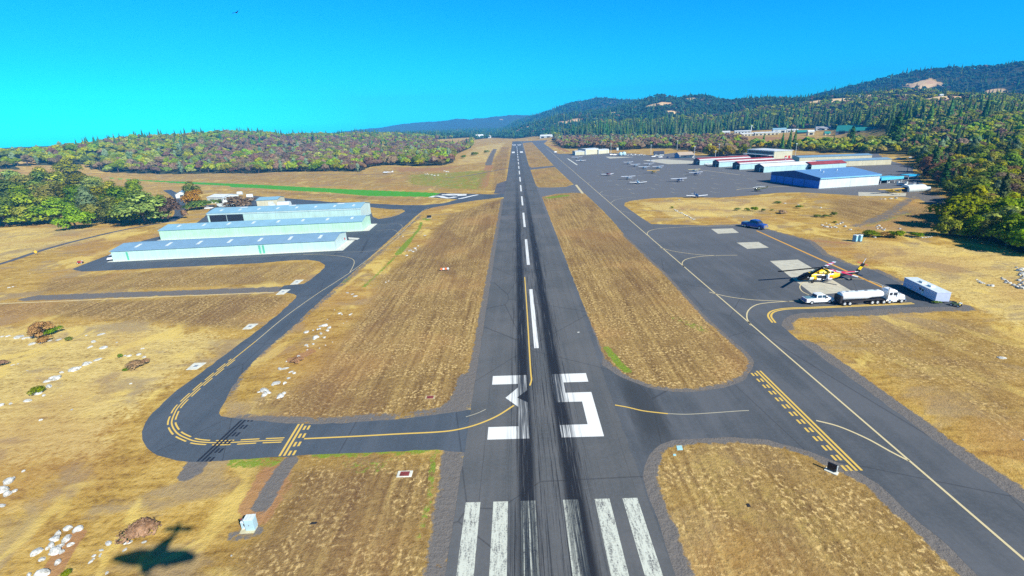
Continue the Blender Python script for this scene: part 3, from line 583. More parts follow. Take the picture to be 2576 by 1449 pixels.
# right taxiway
TC = [(2576, 1420), (2420, 1270), (2284, 1156), (2200, 1088), (2075, 985), (1960, 888), (1890, 820), (1808, 750), (1720, 672), (1636, 596), (1576, 544), (1508, 487), (1440, 429), (1398, 392), (1360, 360)]
p0, p1 = np.array(G(2284, 1156)), np.array(G(1440, 429)); dd = (p1-p0)/np.hypot(*(p1-p0))
mb = MB(); ribbon(mb, [tuple(p0-dd*60), tuple(p0), tuple(p1), tuple(p1+dd*480)], 0.30, ZM+0.004); structure(mb.build("centreline", M_PALE))
line("lead_line", [(2053, 1058), (2110, 1073), (2180, 1103), (2240, 1136), (2287, 1160)], 0.30, M_PALE)
line("lead_line", [(1888, 818), (1879, 800), (1882, 782), (1900, 768), (1930, 762), (1985, 758)], 0.28, M_PALE); line("lead_line", [(1784, 735), (1830, 746), (1890, 754), (1960, 757.5), (1985, 758), (2010, 757)], 0.26, M_PALE)
line("lead_line", [(1721, 672), (1716, 662), (1727, 652), (1760, 645.5), (1800, 643), (1855, 642)], 0.26, M_PALE); line("lead_line", [(1660, 623), (1700, 633), (1760, 641), (1800, 643)], 0.24, M_PALE)
line("lead_line", [(1635, 596), (1628, 588), (1636, 580), (1660, 575), (1720, 571), (1771, 568.5)], 0.24, M_PALE); line("lead_line", [(1560, 530), (1590, 536), (1640, 540)], 0.20, M_FAINT)
line("edge_line", [(1771, 569.5), (1876, 566.5)], 0.3, M_PALE)
line("edge_line", [(1903.5, 580.5), (2223.5, 724.5), (2262, 741)], 0.75, M_ORN, curve=False)
for o in (0, 0.62): line("edge_line", [(1947, 812), (1936, 796), (1942, 785), (1962, 779), (1990, 776), (2040, 774.5), (2130, 770.5), (2297, 763)], 0.40, M_YE, off=-o+0.3)
line("lead_line", [(2035, 742), (2018, 733), (2012, 722), (2018, 712), (2032, 708), (2080, 703), (2160, 702), (2200, 710), (2228, 722)], 0.24, M_PALE)
# ramp: parking tees and faint lead lines
tee = MB(); r2_ = np.random.default_rng(5)
def tie(px, py, L=4.5):
    x, y = G(px, py); t = MB
    ribbon(tee, [(x, y), (x+1.2, y-L*1.4)], 0.45, ZM+0.004); ribbon(tee, [(x+1.2, y-L*1.4), (x+3.2+L*0.3, y-L*1.35)], 0.30, ZM+0.005)
for row, (y0, xa, xb, n) in enumerate([(411, 1500, 1560, 4), (424, 1500, 1720, 6), (432, 1510, 1900, 10), (441, 1500, 1860, 11), (452, 1530, 1880, 9), (463, 1545, 1900, 8), (474, 1580, 1900, 7), (484, 1585, 1880, 4)]):
    for k in range(n):
        px = xa+(xb-xa)*(k+r2_.uniform(-.12, .12))/(n-1) if n > 1 else xa
        tie(px, y0+r2_.uniform(-1.5, 1.5)-(px-1640)*0.012, r2_.uniform(2.6, 4.4))
structure(tee.build("parking_tees", M_FAINT))
line("lead_line", [(1852, 478), (1870, 475), (1930, 471), (1990, 468)], 0.6, M_PALE); line("lead_line", [(1762, 427.5), (1867, 440.5)], 0.75, M_PALE); line("lead_line", [(1428, 399), (1452, 415)], 1.6, M_CONW)
for q_ in ([(1508, 487), (1520, 480), (1560, 477), (1640, 472)], [(1536, 511), (1548, 503), (1575, 498), (1600, 496)], [(1478, 462), (1490, 458), (1540, 455), (1620, 452)], [(1510, 489), (1540, 494), (1570, 495)]): line("lead_line", q_, 0.28, M_FAINT)
line("edge_line", [(1449, 465), (1466, 487)], 1.5, M_PALE)
# concrete pads
pgon("concrete_pad", [(1789, 576), (1843, 574.5), (1859, 585.5), (1806, 588)], 0.0115, M_CON)
pgon("concrete_pad", [(1853.5, 610.5), (1908, 608.5), (1934, 623), (1880, 626)], 0.0115, M_CON)
pgon("concrete_pad", [(1937, 656.5), (2007, 653), (2144, 733), (2048, 743)], 0.0115, M_CON)
pgon("concrete_pad", [(2159, 483), (2280, 486), (2278, 493.5), (2160, 493)], 0.0115, M_CON)
pgon("concrete_pad", [(1523, 394.2), (1597, 395), (1534, 399)], 0.0115, M_CON); pgon("concrete_pad", [(1617, 403.5), (1667, 400.2), (1745, 404.8), (1741, 411.5), (1681, 413)], 0.0115, M_CON)
# left apron concrete
pgon("concrete_pad", [(876, 597), (905, 599), (900, 603), (878, 602.5)], 0.0125, M_CONW)
# grass strip numerals "21" on the dark pad
mb21 = []
a1 = [(1082.5+0, 0)]
def pxp(c): return (1600+c[0]*0.11732)*0.670833, (690+c[1]*0.11732)*0.670833
mb = MB()
two = [(130, 425), (220, 390), (330, 385), (450, 395), (560, 430), (680, 448), (800, 435), (930, 408)]; ribbon(mb, GL([pxp(c) for c in two]), 3.6, ZM)
one = [(1010, 470), (1100, 462), (1300, 415), (1500, 368), (1640, 342)]; ribbon(mb, GL([pxp(c) for c in one]), 2.6, ZM)
hk = [(480, 347), (620, 340), (760, 352), (900, 350), (1060, 340), (1160, 338)]; ribbon(mb, GL([pxp(c) for c in hk]), 4.5, ZM+.002); hk = [(640, 330), (760, 322), (900, 322), (1100, 330)]; ribbon(mb, GL([pxp(c) for c in hk]), 2.5, ZM+.003)
ribbon(mb, GL([pxp((1130, 325)), pxp((1130, 375))]), 6.0, ZM+0.004)
structure(mb.build("strip_number", M_WH))
# ---------------------------------------------------------------- trees and shrubs
def foliage(name, dark, light, var=0.35, hue=0.04, tip=None):
    m, nt, b = nodes(name); g = NG(nt); oi = g.n('ShaderNodeObjectInfo')
    f = g.noise(g.coord((1, 1, 1)), 7.0, 2, 0.6)
    c = g.mix(g.rng(f, 0.3, 0.7), dark, light)
    if tip: c = g.mix(g.rng(g.noise(g.coord(), 2.6, 2), 0.52, 0.62), c, tip)
    h = g.n('ShaderNodeHueSaturation'); g.link(c, h.inputs['Color'])
    g.put(h.inputs['Hue'], g.math('ADD', 0.5-hue/2, g.math('MULTIPLY', oi.outputs['Random'], hue)))
    g.put(h.inputs['Value'], g.math('ADD', 1-var/2, g.math('MULTIPLY', g.math('FRACT', g.math('MULTIPLY', oi.outputs['Random'], 7.31)), var)))
    g.put(h.inputs['Saturation'], g.math('ADD', 0.82, g.math('MULTIPLY', g.math('FRACT', g.math('MULTIPLY', oi.outputs['Random'], 3.77)), 0.36)))
    g.link(h.outputs[0], b.inputs['Base Color']); b.inputs['Roughness'].default_value = 0.8; b.inputs['Specular IOR Level'].default_value = 0.08
    tr = g.n('ShaderNodeBsdfTranslucent'); g.link(h.outputs[0], tr.inputs['Color']); ad = g.n('ShaderNodeMixShader'); ad.inputs[0].default_value = 0.30
    g.link(b.outputs[0], ad.inputs[1]); g.link(tr.outputs[0], ad.inputs[2]); g.link(ad.outputs[0], nt.nodes['Material Output'].inputs['Surface'])
    return m
FOL = dict(
    oak=foliage("oak_leaves", (0.085, 0.130, 0.008), (0.350, 0.400, 0.022), 0.9, 0.09),
    bare_oak=foliage("russet_leaves", (0.115, 0.072, 0.042), (0.300, 0.200, 0.110), 0.7, 0.07),
    pine=foliage("pine_needles", (0.034, 0.098, 0.028), (0.145, 0.240, 0.055), 0.85, 0.10),
    grey_pine=foliage("grey_pine_needles", (0.130, 0.200, 0.100), (0.230, 0.330, 0.160), 0.3, 0.03),
    yellow_tree=foliage("yellow_leaves", (0.20, 0.20, 0.010), (0.58, 0.48, 0.020), 0.4, 0.05),
    orange_tree=foliage("orange_leaves", (0.34, 0.19, 0.02), (0.68, 0.42, 0.045), 0.3, 0.03),
    hill=foliage("hazed_hill_leaves", (0.016, 0.066, 0.042), (0.070, 0.150, 0.078), 0.9, 0.10),  # part of the distance haze is tinted into this leaf colour
    shrub=foliage("shrub_leaves", (0.080, 0.140, 0.012), (0.24, 0.33, 0.028), 0.4, 0.06),
    dry_shrub=foliage("dry_shrub_twigs", (0.24, 0.145, 0.065), (0.52, 0.33, 0.15), 0.3, 0.03))
M_BARK = paint("bark", (0.105, 0.080, 0.060), 0.9, var=0.3, scale=3)
def quads(P, N, size, r, mat_n=0, aspect=1.0):
    """leaf clumps: bent quads at points P facing roughly along N"""
    n = len(P); N = N/np.linalg.norm(N, axis=1, keepdims=True); a = np.cross(N, r.normal(size=(n, 3))); a /= np.linalg.norm(a, axis=1, keepdims=True)+1e-9; b = np.cross(N, a)
    s = (size*r.uniform(0.65, 1.35, n))[:, None]; s2 = s*aspect
    k = N*s*0.35
    v = np.stack([P-a*s-k, P-b*s2*0.9+k*0.4, P+a*s-k, P+b*s2*0.9+k*0.4], 1).reshape(-1, 3)
    return v
def crown_pts(kind, n, r):
    if kind == 'pine' or kind == 'grey_pine':
        t = r.uniform(0, 1, n)**0.85; w = (0.20 if kind == 'pine' else 0.22)*(1-t)**0.7*(0.75+0.25*np.sin(t*70))*r.uniform(0.35, 1.0, n)**0.5+0.006
        if kind == 'grey_pine': w = 0.22*np.sin(np.clip((1-t)*1.15+0.12, 0, 1)*math.pi*0.62)*r.uniform(0.4, 1, n)**0.5
        a = r.uniform(0, 2*math.pi, n); lob = 1+0.28*np.sin(a*3+t*23+r.uniform(0, 6))+0.15*np.sin(a*5-t*41)
        P = np.stack([w*lob*np.cos(a), w*lob*np.sin(a), 0.10+0.90*t-w*0.25], 1); N = np.stack([np.cos(a), np.sin(a), np.full(n, 0.75)], 1)
        return P, N+r.normal(0, 0.30, (n, 3)), 0.9
    if kind == 'low':                                           # shrub: a low mound of several lobes
        L = 7; c = np.stack([r.normal(0, 0.22, L), r.normal(0, 0.22, L), r.uniform(0.28, 0.62, L)], 1); rad_ = r.uniform(0.26, 0.44, L)
    else:
        L = 15; az = r.uniform(0, 2*math.pi, L); ra = np.sqrt(r.uniform(0, 1, L))*0.40
        c = np.stack([ra*np.cos(az), ra*np.sin(az), 0.34+0.42*(1-(ra/0.42)**2)*r.uniform(0.5, 1, L)+r.normal(0, 0.07, L)-0.06*ra], 1); rad_ = r.uniform(0.14, 0.25, L)
        q_ = r.uniform(0, 6.28, 5); c = np.concatenate([c, np.stack([.27*np.cos(q_), .27*np.sin(q_), r.uniform(.17, .27, 5)], 1)]); rad_ = np.concatenate([rad_, r.uniform(.12, .19, 5)]); L += 5
    i = r.choice(L, n, p=rad_**2/np.sum(rad_**2)); d = r.normal(size=(n, 3)); d /= np.linalg.norm(d, axis=1, keepdims=True)
    d[:, 2] = np.where(d[:, 2] < -0.35, -d[:, 2], d[:, 2])
    P = c[i]+d*(rad_[i]*r.uniform(0.55, 1.08, n))[:, None]*np.array([1, 1, 0.82]); P[:, 2] = np.maximum(P[:, 2], 0.05)
    return P, d+np.array([0, 0, 0.25])+r.normal(0, 0.17, (n, 3)), 1.0
def mesh_quads(name, v, mat):
    n = len(v)//4; me = bpy.data.meshes.new(name); me.vertices.add(n*4); me.vertices.foreach_set('co', v.ravel().astype(np.float32))
    me.loops.add(n*4); me.loops.foreach_set('vertex_index', np.arange(n*4, dtype=np.int32)); me.polygons.add(n); me.polygons.foreach_set('loop_start', np.arange(0, n*4, 4, dtype=np.int32))
    me.update(calc_edges=True); me.materials.append(mat); return me
def crown_mesh(kind, n, size, seed, mat):
    r = np.random.default_rng(seed); P, N, asp = crown_pts({'oak': 'oak', 'bare_oak': 'oak', 'yellow_tree': 'oak', 'orange_tree': 'oak', 'shrub': 'low', 'dry_shrub': 'low', 'hill': 'oak'}.get(kind, kind), n, r)
    return mesh_quads(kind+"_crown", quads(P, N, size, r, aspect=asp), mat)
def trunk_mesh(kind, seed, mb=None):
    r = random.Random(seed); mb = mb or MB()
    if 'pine' in kind: mb.tube((0, 0, -0.02), (0, 0, 0.5), 0.018, 0.011, 6); mb.tube((0, 0, 0.5), (0, 0, 0.96), 0.011, 0.003, 5)
    else:
        q = Vector((r.uniform(-.03, .03), r.uniform(-.03, .03), 0.27)); mb.tube((0, 0, -0.03), q, 0.035, 0.025, 7)
        for k in range(5):
            a = k*1.257+r.uniform(-.4, .4); e = q+Vector((0.25*math.cos(a), 0.25*math.sin(a), r.uniform(0.18, 0.36))); mid = q.lerp(e, 0.5)+Vector((0, 0, -0.03))
            mb.tube(q, mid, 0.018, 0.012, 5); mb.tube(mid, e, 0.012, 0.004, 5)
    return mb
def blob_crown(kind, seed, mat):                  # far trees: lumpy rounded masses or jagged cone tiers
    r = np.random.default_rng(seed); mb = MB()
    if 'pine' in kind:
        nt_ = 7; wmax = 0.17 if kind == 'pine' else 0.22
        for k in range(nt_):
            z0 = 0.10+0.80*k/nt_; z1 = z0+0.26-0.08*k/nt_; w = wmax*(1-k/nt_*0.86); ns = 11
            if kind == 'grey_pine': w = wmax*math.sin(math.pi*(0.25+0.7*(1-k/nt_)))
            ph = r.uniform(0, 6); ring = [(w*math.cos(2*math.pi*i/ns+ph)*q, w*math.sin(2*math.pi*i/ns+ph)*q, z0-0.05*q+r.uniform(-.02, .02)) for i, q in ((i, r.uniform(0.55, 1.25)) for i in range(ns))]
            mb.add(ring+[(r.normal(0, .008), r.normal(0, .008), min(1.0, z1))], [(i, (i+1) % ns, ns) for i in range(ns)], 0, False)
    else:
        import bmesh
        L = 11; az = r.uniform(0, 6.28, L); ra = np.sqrt(r.uniform(0, 1, L))*0.36
        for k in range(L):
            bm = bmesh.new(); bmesh.ops.create_icosphere(bm, subdivisions=2, radius=1.0); R_ = r.uniform(.13, .24); c = np.array([ra[k]*math.cos(az[k]), ra[k]*math.sin(az[k]), .30+.42*(1-(ra[k]/.42)**2)*r.uniform(.6, 1)])
            v = [c+np.array(x.co)*R_*np.array([1, 1, .85])*(1+r.uniform(-.28, .28)) for x in bm.verts]; mb.add(v, [tuple(q.index for q in f.verts) for f in bm.faces], 0, False); bm.free()
    return mb.mesh(kind+"_crown", mat)
LODS = {}
SPEC = dict(hi=(1800, 0.036), mid=(480, 0.056), lo=(150, 0.088))
def lod(kind, lv, var):
    k = (kind, lv, var)
    if k not in LODS:
        n, s = SPEC[lv]
        if kind == 'bare_oak': n = int(n*0.85)
        if 'pine' in kind: s *= 0.62
        if kind in ('shrub', 'dry_shrub'): s *= 1.5; n = int(n*0.5)
        sd = sum(map(ord, kind))+var*131
        cm = blob_crown(kind, sd, FOL[kind]) if lv in ('lo', 'mid') else crown_mesh(kind, n, s, sd, FOL[kind])
        LODS[k] = (cm, trunk_mesh(kind, var).mesh(kind+"_trunk", M_BARK))
    return LODS[k]
def joined(kind, lv, var):                        # crown and trunk in one mesh, for far trees
    k = (kind, lv, var, 'j')
    if k not in LODS:
        cm, tm = lod(kind, lv, var); v = []; f = []; mi = []
        for me_, m_ in ((cm, 0), (tm, 1)):
            o = len(v); v += [tuple(x.co) for x in me_.vertices]; f += [tuple(i+o for i in p.vertices) for p in me_.polygons]; mi += [m_]*len(me_.polygons)
        me_ = bpy.data.meshes.new(kind+"_tree"); me_.from_pydata(v, [], f); me_.materials.append(FOL[kind]); me_.materials.append(M_BARK); me_.polygons.foreach_set('material_index', mi); me_.update(); LODS[k] = me_
    return LODS[k]
NAMES = dict(oak='oak_tree', bare_oak='russet_oak_tree', pine='pine_tree', grey_pine='grey_pine_tree', yellow_tree='yellow_tree', orange_tree='orange_tree', shrub='shrub', dry_shrub='dry_shrub')
def plant(kind, x, y, z, h, label, group=None, parts=True, lv='hi', var=0, wide=1.0, cat='tree'):
    rz = random.uniform(0, 6.28)
    if parts:
        o = bpy.data.objects.new(NAMES[kind], None); o.empty_display_size = 0.5; COL.objects.link(o); cm, tm = lod(kind, lv, var)
        c = bpy.data.objects.new("crown", cm); COL.objects.link(c); c.parent = o
        if cat == 'tree':
            t = bpy.data.objects.new("trunk", tm); COL.objects.link(t); t.parent = o
    else:
        o = bpy.data.objects.new(NAMES[kind], joined(kind, lv, var)); COL.objects.link(o)
    o.location = (x, y, z); o.rotation_euler = (0, 0, rz); o.scale = (h*wide, h*wide, h); return tag(o, label, cat, group)

# --- scatter positions over the wooded ground
def polar(n, r1_, r2_, a1, a2):
    r = np.sqrt(rng.uniform(r1_**2, r2_**2, n)); a = rng.uniform(a1, a2, n); return CAMX+r*np.sin(a), r*np.cos(a)
def scatter(r1_, r2_, spacing, a1=-0.95, a2=0.95):
    n = int((a2-a1)/2*(r2_**2-r1_**2)/spacing**2); x, y = polar(n, r1_, r2_, a1, a2); w, z, px, py, d = wooded(x, y)
    w &= (px > -260) & (px < 2840); return x[w], y[w], z[w], px[w], py[w], d[w]
def thin(x, y, dmin):                             # drop trees that stand too close
    cell = {}; keep = np.zeros(len(x), bool)
    for i in range(len(x)):
        k = (int(x[i]//dmin), int(y[i]//dmin)); ok = True
        for a in (-1, 0, 1):
            for b in (-1, 0, 1):
                for j in cell.get((k[0]+a, k[1]+b), ()):
                    if (x[i]-x[j])**2+(y[i]-y[j])**2 < dmin*dmin: ok = False; break
                if not ok: break
            if not ok: break
        if ok: cell.setdefault(k, []).append(i); keep[i] = True
    return keep
T = []                                            # (kind, x, y, z, height, px, py, depth)
def kindof(px, py, x, y, z, r):
    """which tree grows here, following the photograph's patches of colour"""
    u = random.random(); n = float(fnoise(np.array(x), np.array(y), 160.0))
    if px < 1250:
        low = (py-345)/90.0
        br = 0.62 if (480 < px < 1130 and py > 362+0.02*(700-px)) else 0.16
        if 560 < px < 1180 and 350 < py < 425: br = 0.74
        if n > 0.25: br *= 0.55
        if 1010 < px < 1150 and py > 388: br = 0.25
        if py > 424: br = 0.35
        if u < br: return 'bare_oak'
        u = random.random()
        if py < 378 and u < 0.20: return 'pine'
        if u < 0.07: return 'grey_pine'
        if u > 0.985: return 'yellow_tree'
        return 'oak'
    if z > 14 or r > 1500:
        return 'pine' if u < (0.16 if r > 1300 else 0.24 if r > 900 else 0.12) else ('bare_oak' if u > 0.86-0.12*n else 'oak')
    if px < 1880:
        if py > 347: return 'bare_oak' if u < 0.66 else ('oak' if u < 0.93 else 'yellow_tree' if px > 1720 and u > 0.95 else 'grey_pine')
        return 'pine' if u < 0.86 else 'oak'
    if py < 352: return 'pine' if u < (0.62 if px < 2250 else 0.22) else ('bare_oak' if u > 0.86 else 'oak')
    if py < 410 and px < 2260: return 'yellow_tree' if u < 0.30 else ('pine' if u > 0.93 else 'oak')
    return 'bare_oak' if u < 0.17 else ('yellow_tree' if u < 0.23 else ('pine' if u < 0.33 else ('grey_pine' if u > 0.95 else 'oak')))
def heightof(kind, px, py, r):
    base = dict(oak=12.0, bare_oak=11.5, pine=20.0, grey_pine=14.0, yellow_tree=9.0, orange_tree=9.0)[kind]
    if kind == 'pine' and px > 1380 and 300 < py < 352 and r < 1700: base = 31
    if kind == 'pine' and px < 1250: base = 18
    if kind == 'pine' and px > 2250 and r < 1000: base = 15
    if kind != 'pine' and px > 1900 and r < 700: base *= 0.95
    return base*random.uniform(0.72, 1.28)
for (ra, rb, sp, dm) in ((120, 620, 5.8, 6.6), (620, 1500, 7.2, 8.4), (1500, 2500, 10.5, 10.0), (2500, 4200, 15.0, 13.5)):
    x, y, z, px, py, d = scatter(ra, rb, sp); k = thin(x, y, dm)
    for i in np.where(k)[0]:
        r = math.hypot(x[i]-CAMX, y[i]); kd = kindof(px[i], py[i], x[i], y[i], z[i], r); hh = heightof(kd, px[i], py[i], r)*(1.0 if r < 1500 else 1.05 if r < 2500 else 1.3)
        T.append((kd, x[i], y[i], z[i], hh, px[i], py[i], d[i]))
# --- hide what no sight line reaches: far slopes behind a ridge
def visible(t):
    _, x, y, z, h, px, py, d = t; s = np.linspace(0.25, 0.97, 24); xs = CAMX+(x-CAMX)*s; ys = y*s; zs = H+(z+h-H)*s
    return bool(np.all(height(xs, ys) < zs+1))
T = [t for t in T if t[7] < 1400 or visible(t)]
# --- the largest of each kind stand as individual trees, the rest is woodland
AREA = [(lambda a, b, d: a < 1250 and b > 405, "at the foot of the wooded bank left of the runway", "foot of the left bank"),
        (lambda a, b, d: a < 1250, "on the wooded bank left of the runway", "wooded bank on the left"),
        (lambda a, b, d: a < 1890 and d > 600, "in the tree belt behind the aircraft ramp", "tree belt behind the ramp"),
        (lambda a, b, d: a < 2262, "in the tree row behind the long hangars", "tree row behind the long hangars"),
        (lambda a, b, d: d < 300, "at the near edge of the right-hand wood", "near edge of the right-hand wood"),
        (lambda a, b, d: True, "in the dense wood on the right", "dense wood on the right")]
LOOK = dict(oak="rounded olive green oak tree", bare_oak="russet brown half-bare oak tree", pine="tall narrow dark green pine tree", grey_pine="pale grey-green pine tree", yellow_tree="yellow-leaved tree")
PLUR = dict(oak="green oaks", bare_oak="russet oaks", pine="dark pines", grey_pine="grey-green pines", yellow_tree="yellow trees")
CAP = dict(oak=270, bare_oak=270, pine=280, grey_pine=60, yellow_tree=90)
rest = {}
for kd in LOOK:
    Q = sorted([t for t in T if t[0] == kd], key=lambda t: -(t[4]/t[7] if -30 < t[5] < 2606 else t[4]/t[7]*0.05))
    for i, (k_, x, y, z, hh, px, py, d) in enumerate(Q):
        if i < CAP[kd] and -30 < px < 2606:
            where, grp = next((w, g_) for f_, w, g_ in AREA if f_(px, py, d))
            plant(kd, x, y, z, hh, LOOK[kd]+" "+where, PLUR[kd]+", "+grp, True, 'hi' if d < 420 else 'mid', random.randrange(4), random.uniform(0.95, 1.25) if 'pine' not in kd else 1.0)
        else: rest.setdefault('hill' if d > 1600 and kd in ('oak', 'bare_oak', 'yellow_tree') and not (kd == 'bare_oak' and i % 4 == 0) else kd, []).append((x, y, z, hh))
def woodland(name, kind, pts, lv='lo', nvar=5, wide=1.1):
    """one uncountable mass: points that carry tree copies through geometry nodes"""
    pc = bpy.data.collections.new(name+"_kinds")
    for v_ in range(nvar):
        o = bpy.data.objects.new(kind+"_pattern", joined(kind, lv, v_)); pc.objects.link(o)
    me = bpy.data.meshes.new(name); me.from_pydata([(p[0], p[1], p[2]) for p in pts], [], [])
    for nm, typ, val in (('sc', 'FLOAT', [p[3] for p in pts]), ('rt', 'FLOAT', rng.uniform(0, 6.28, len(pts))), ('ix', 'INT', rng.integers(0, nvar, len(pts)))):
        a = me.attributes.new(nm, typ, 'POINT'); a.data.foreach_set('value', np.array(val, np.float32 if typ == 'FLOAT' else np.int32))
    me.materials.append(FOL[kind])
    o = bpy.data.objects.new(name, me); COL.objects.link(o); o['kind'] = 'stuff'
    ng = bpy.data.node_groups.new(name, 'GeometryNodeTree'); ng.interface.new_socket('Geometry', in_out='INPUT', socket_type='NodeSocketGeometry'); ng.interface.new_socket('Geometry', in_out='OUTPUT', socket_type='NodeSocketGeometry')
    N = ng.nodes.new; L = ng.links.new; gi = N('NodeGroupInput'); go = N('NodeGroupOutput'); ip = N('GeometryNodeInstanceOnPoints'); ci = N('GeometryNodeCollectionInfo'); mp = N('GeometryNodeMeshToPoints')
    ci.inputs[0].default_value = pc; ci.inputs['Separate Children'].default_value = True; ci.inputs['Reset Children'].default_value = True
    def at(nm, t): q_ = N('GeometryNodeInputNamedAttribute'); q_.data_type = t; q_.inputs['Name'].default_value = nm; return q_.outputs['Attribute']
    cx = N('ShaderNodeCombineXYZ'); L(at('rt', 'FLOAT'), cx.inputs[2]); sx = N('ShaderNodeCombineXYZ'); ml = N('ShaderNodeMath'); ml.operation = 'MULTIPLY'; ml.inputs[1].default_value = wide
    sc = at('sc', 'FLOAT'); L(sc, ml.inputs[0]); L(ml.outputs[0], sx.inputs[0]); L(ml.outputs[0], sx.inputs[1]); L(sc, sx.inputs[2])
    L(gi.outputs[0], mp.inputs[0]); L(mp.outputs[0], ip.inputs['Points']); L(ci.outputs[0], ip.inputs['Instance']); ip.inputs['Pick Instance'].default_value = True
    L(at('ix', 'INT'), ip.inputs['Instance Index']); L(cx.outputs[0], ip.inputs['Rotation']); L(sx.outputs[0], ip.inputs['Scale']); L(ip.outputs[0], go.inputs[0])
    md = o.modifiers.new("trees", 'NODES'); md.node_group = ng
    return o
WN = dict(hill="hillside_woodland", oak="oak_woodland", bare_oak="russet_oak_woodland", pine="pine_forest", grey_pine="grey_pine_woodland", yellow_tree="yellow_woodland")
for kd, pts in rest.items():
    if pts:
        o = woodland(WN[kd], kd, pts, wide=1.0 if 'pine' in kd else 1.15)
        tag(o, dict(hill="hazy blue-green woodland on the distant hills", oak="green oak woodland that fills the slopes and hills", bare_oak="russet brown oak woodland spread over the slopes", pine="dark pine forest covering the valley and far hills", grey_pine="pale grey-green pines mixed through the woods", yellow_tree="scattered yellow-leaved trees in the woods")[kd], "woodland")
print("trees", {k: len(v) for k, v in rest.items()}, len(T))
# ---------------------------------------------------------------- buildings
def at(px, py):
    x, y, z = hit(px, py); return Vector((x, y, z))
def metal(name, col, rough=0.45, rib=2.2, var=0.10, axis=0, spec=0.35):
    """ribbed sheet metal with faint streaks"""
    if name in MATS: return MATS[name]
    m, nt, b = nodes(name); g = NG(nt)
    sc = (rib, rib, 0.12); f = g.noise(g.coord(sc), 1.0, 3, 0.7); f2 = g.noise(g.coord(), 0.25, 3)
    c = g.mix(g.rng(g.math('ADD', g.math('MULTIPLY', f, 0.6), g.math('MULTIPLY', f2, 0.4)), 0.35, 0.65), tuple(v*(1-var) for v in col), tuple(min(1, v*(1+var)) for v in col))
    g.link(c, b.inputs['Base Color']); b.inputs['Roughness'].default_value = rough; b.inputs['Specular IOR Level'].default_value = spec
    wv = g.n('ShaderNodeTexWave', bands_direction='DIAGONAL' if axis == 2 else ('X' if axis == 0 else 'Y')); wv.inputs['Scale'].default_value = 0.9; g.link(g.coord(), wv.inputs['Vector'])
    g.bump(wv.outputs['Fac'], 0.25, 0.05, b); MATS[name] = m; return m
M_MINT = metal("mint_sheet_metal", (0.44, 0.64, 0.58), axis=0); M_GREENW = metal("pale_green_sheet_metal", (0.42, 0.66, 0.50)); M_MINTE = metal("pale_end_sheet_metal", (0.46, 0.60, 0.58), axis=1)
M_ROOFB = metal("blue_grey_roof", (0.20, 0.34, 0.46), 0.4); M_ROOFC = metal("pale_blue_roof", (0.24, 0.44, 0.55), 0.4); M_ROOFR = metal("red_roof", (0.30, 0.055, 0.062), 0.5, var=0.25); M_ROOFW = metal("white_roof", (0.66, 0.71, 0.72), 0.5)
M_WHITE = metal("white_sheet_metal", (0.60, 0.68, 0.68)); M_CREAM = metal("cream_sheet_metal", (0.56, 0.54, 0.38)); M_AQUA = metal("aqua_sheet_metal", (0.40, 0.60, 0.63)); M_BLUEW = metal("blue_sheet_metal", (0.045, 0.20, 0.62)); M_BLUER = metal("blue_roof", (0.13, 0.27, 0.50), 0.4)
M_TEAL = metal("teal_roof", (0.03, 0.24, 0.22)); M_DARKO = paint("dark_opening", (0.018, 0.022, 0.032), 0.6); M_GLASS = paint("window_glass", (0.03, 0.045, 0.07), 0.12, spec=0.6); M_SKYL = paint("skylight_panel", (0.62, 0.70, 0.72), 0.4); M_TRIMG = paint("green_stripe_paint", (0.10, 0.45, 0.30), 0.5)
M_STEEL = paint("grey_steel", (0.30, 0.32, 0.34), 0.4, 0.3); M_TAN = paint("tan_shingles", (0.42, 0.34, 0.25), 0.85, var=0.2, scale=4); M_DSH = paint("dark_shingles", (0.05, 0.06, 0.085), 0.8, var=0.2, scale=4); M_WOODW = paint("painted_siding", (0.55, 0.56, 0.50), 0.7)
M_REDS = paint("red_paint", (0.45, 0.03, 0.025), 0.5); M_CYAN = paint("cyan_fascia", (0.10, 0.52, 0.74), 0.4); M_GREYR = paint("grey_roofing", (0.30, 0.31, 0.33), 0.8)
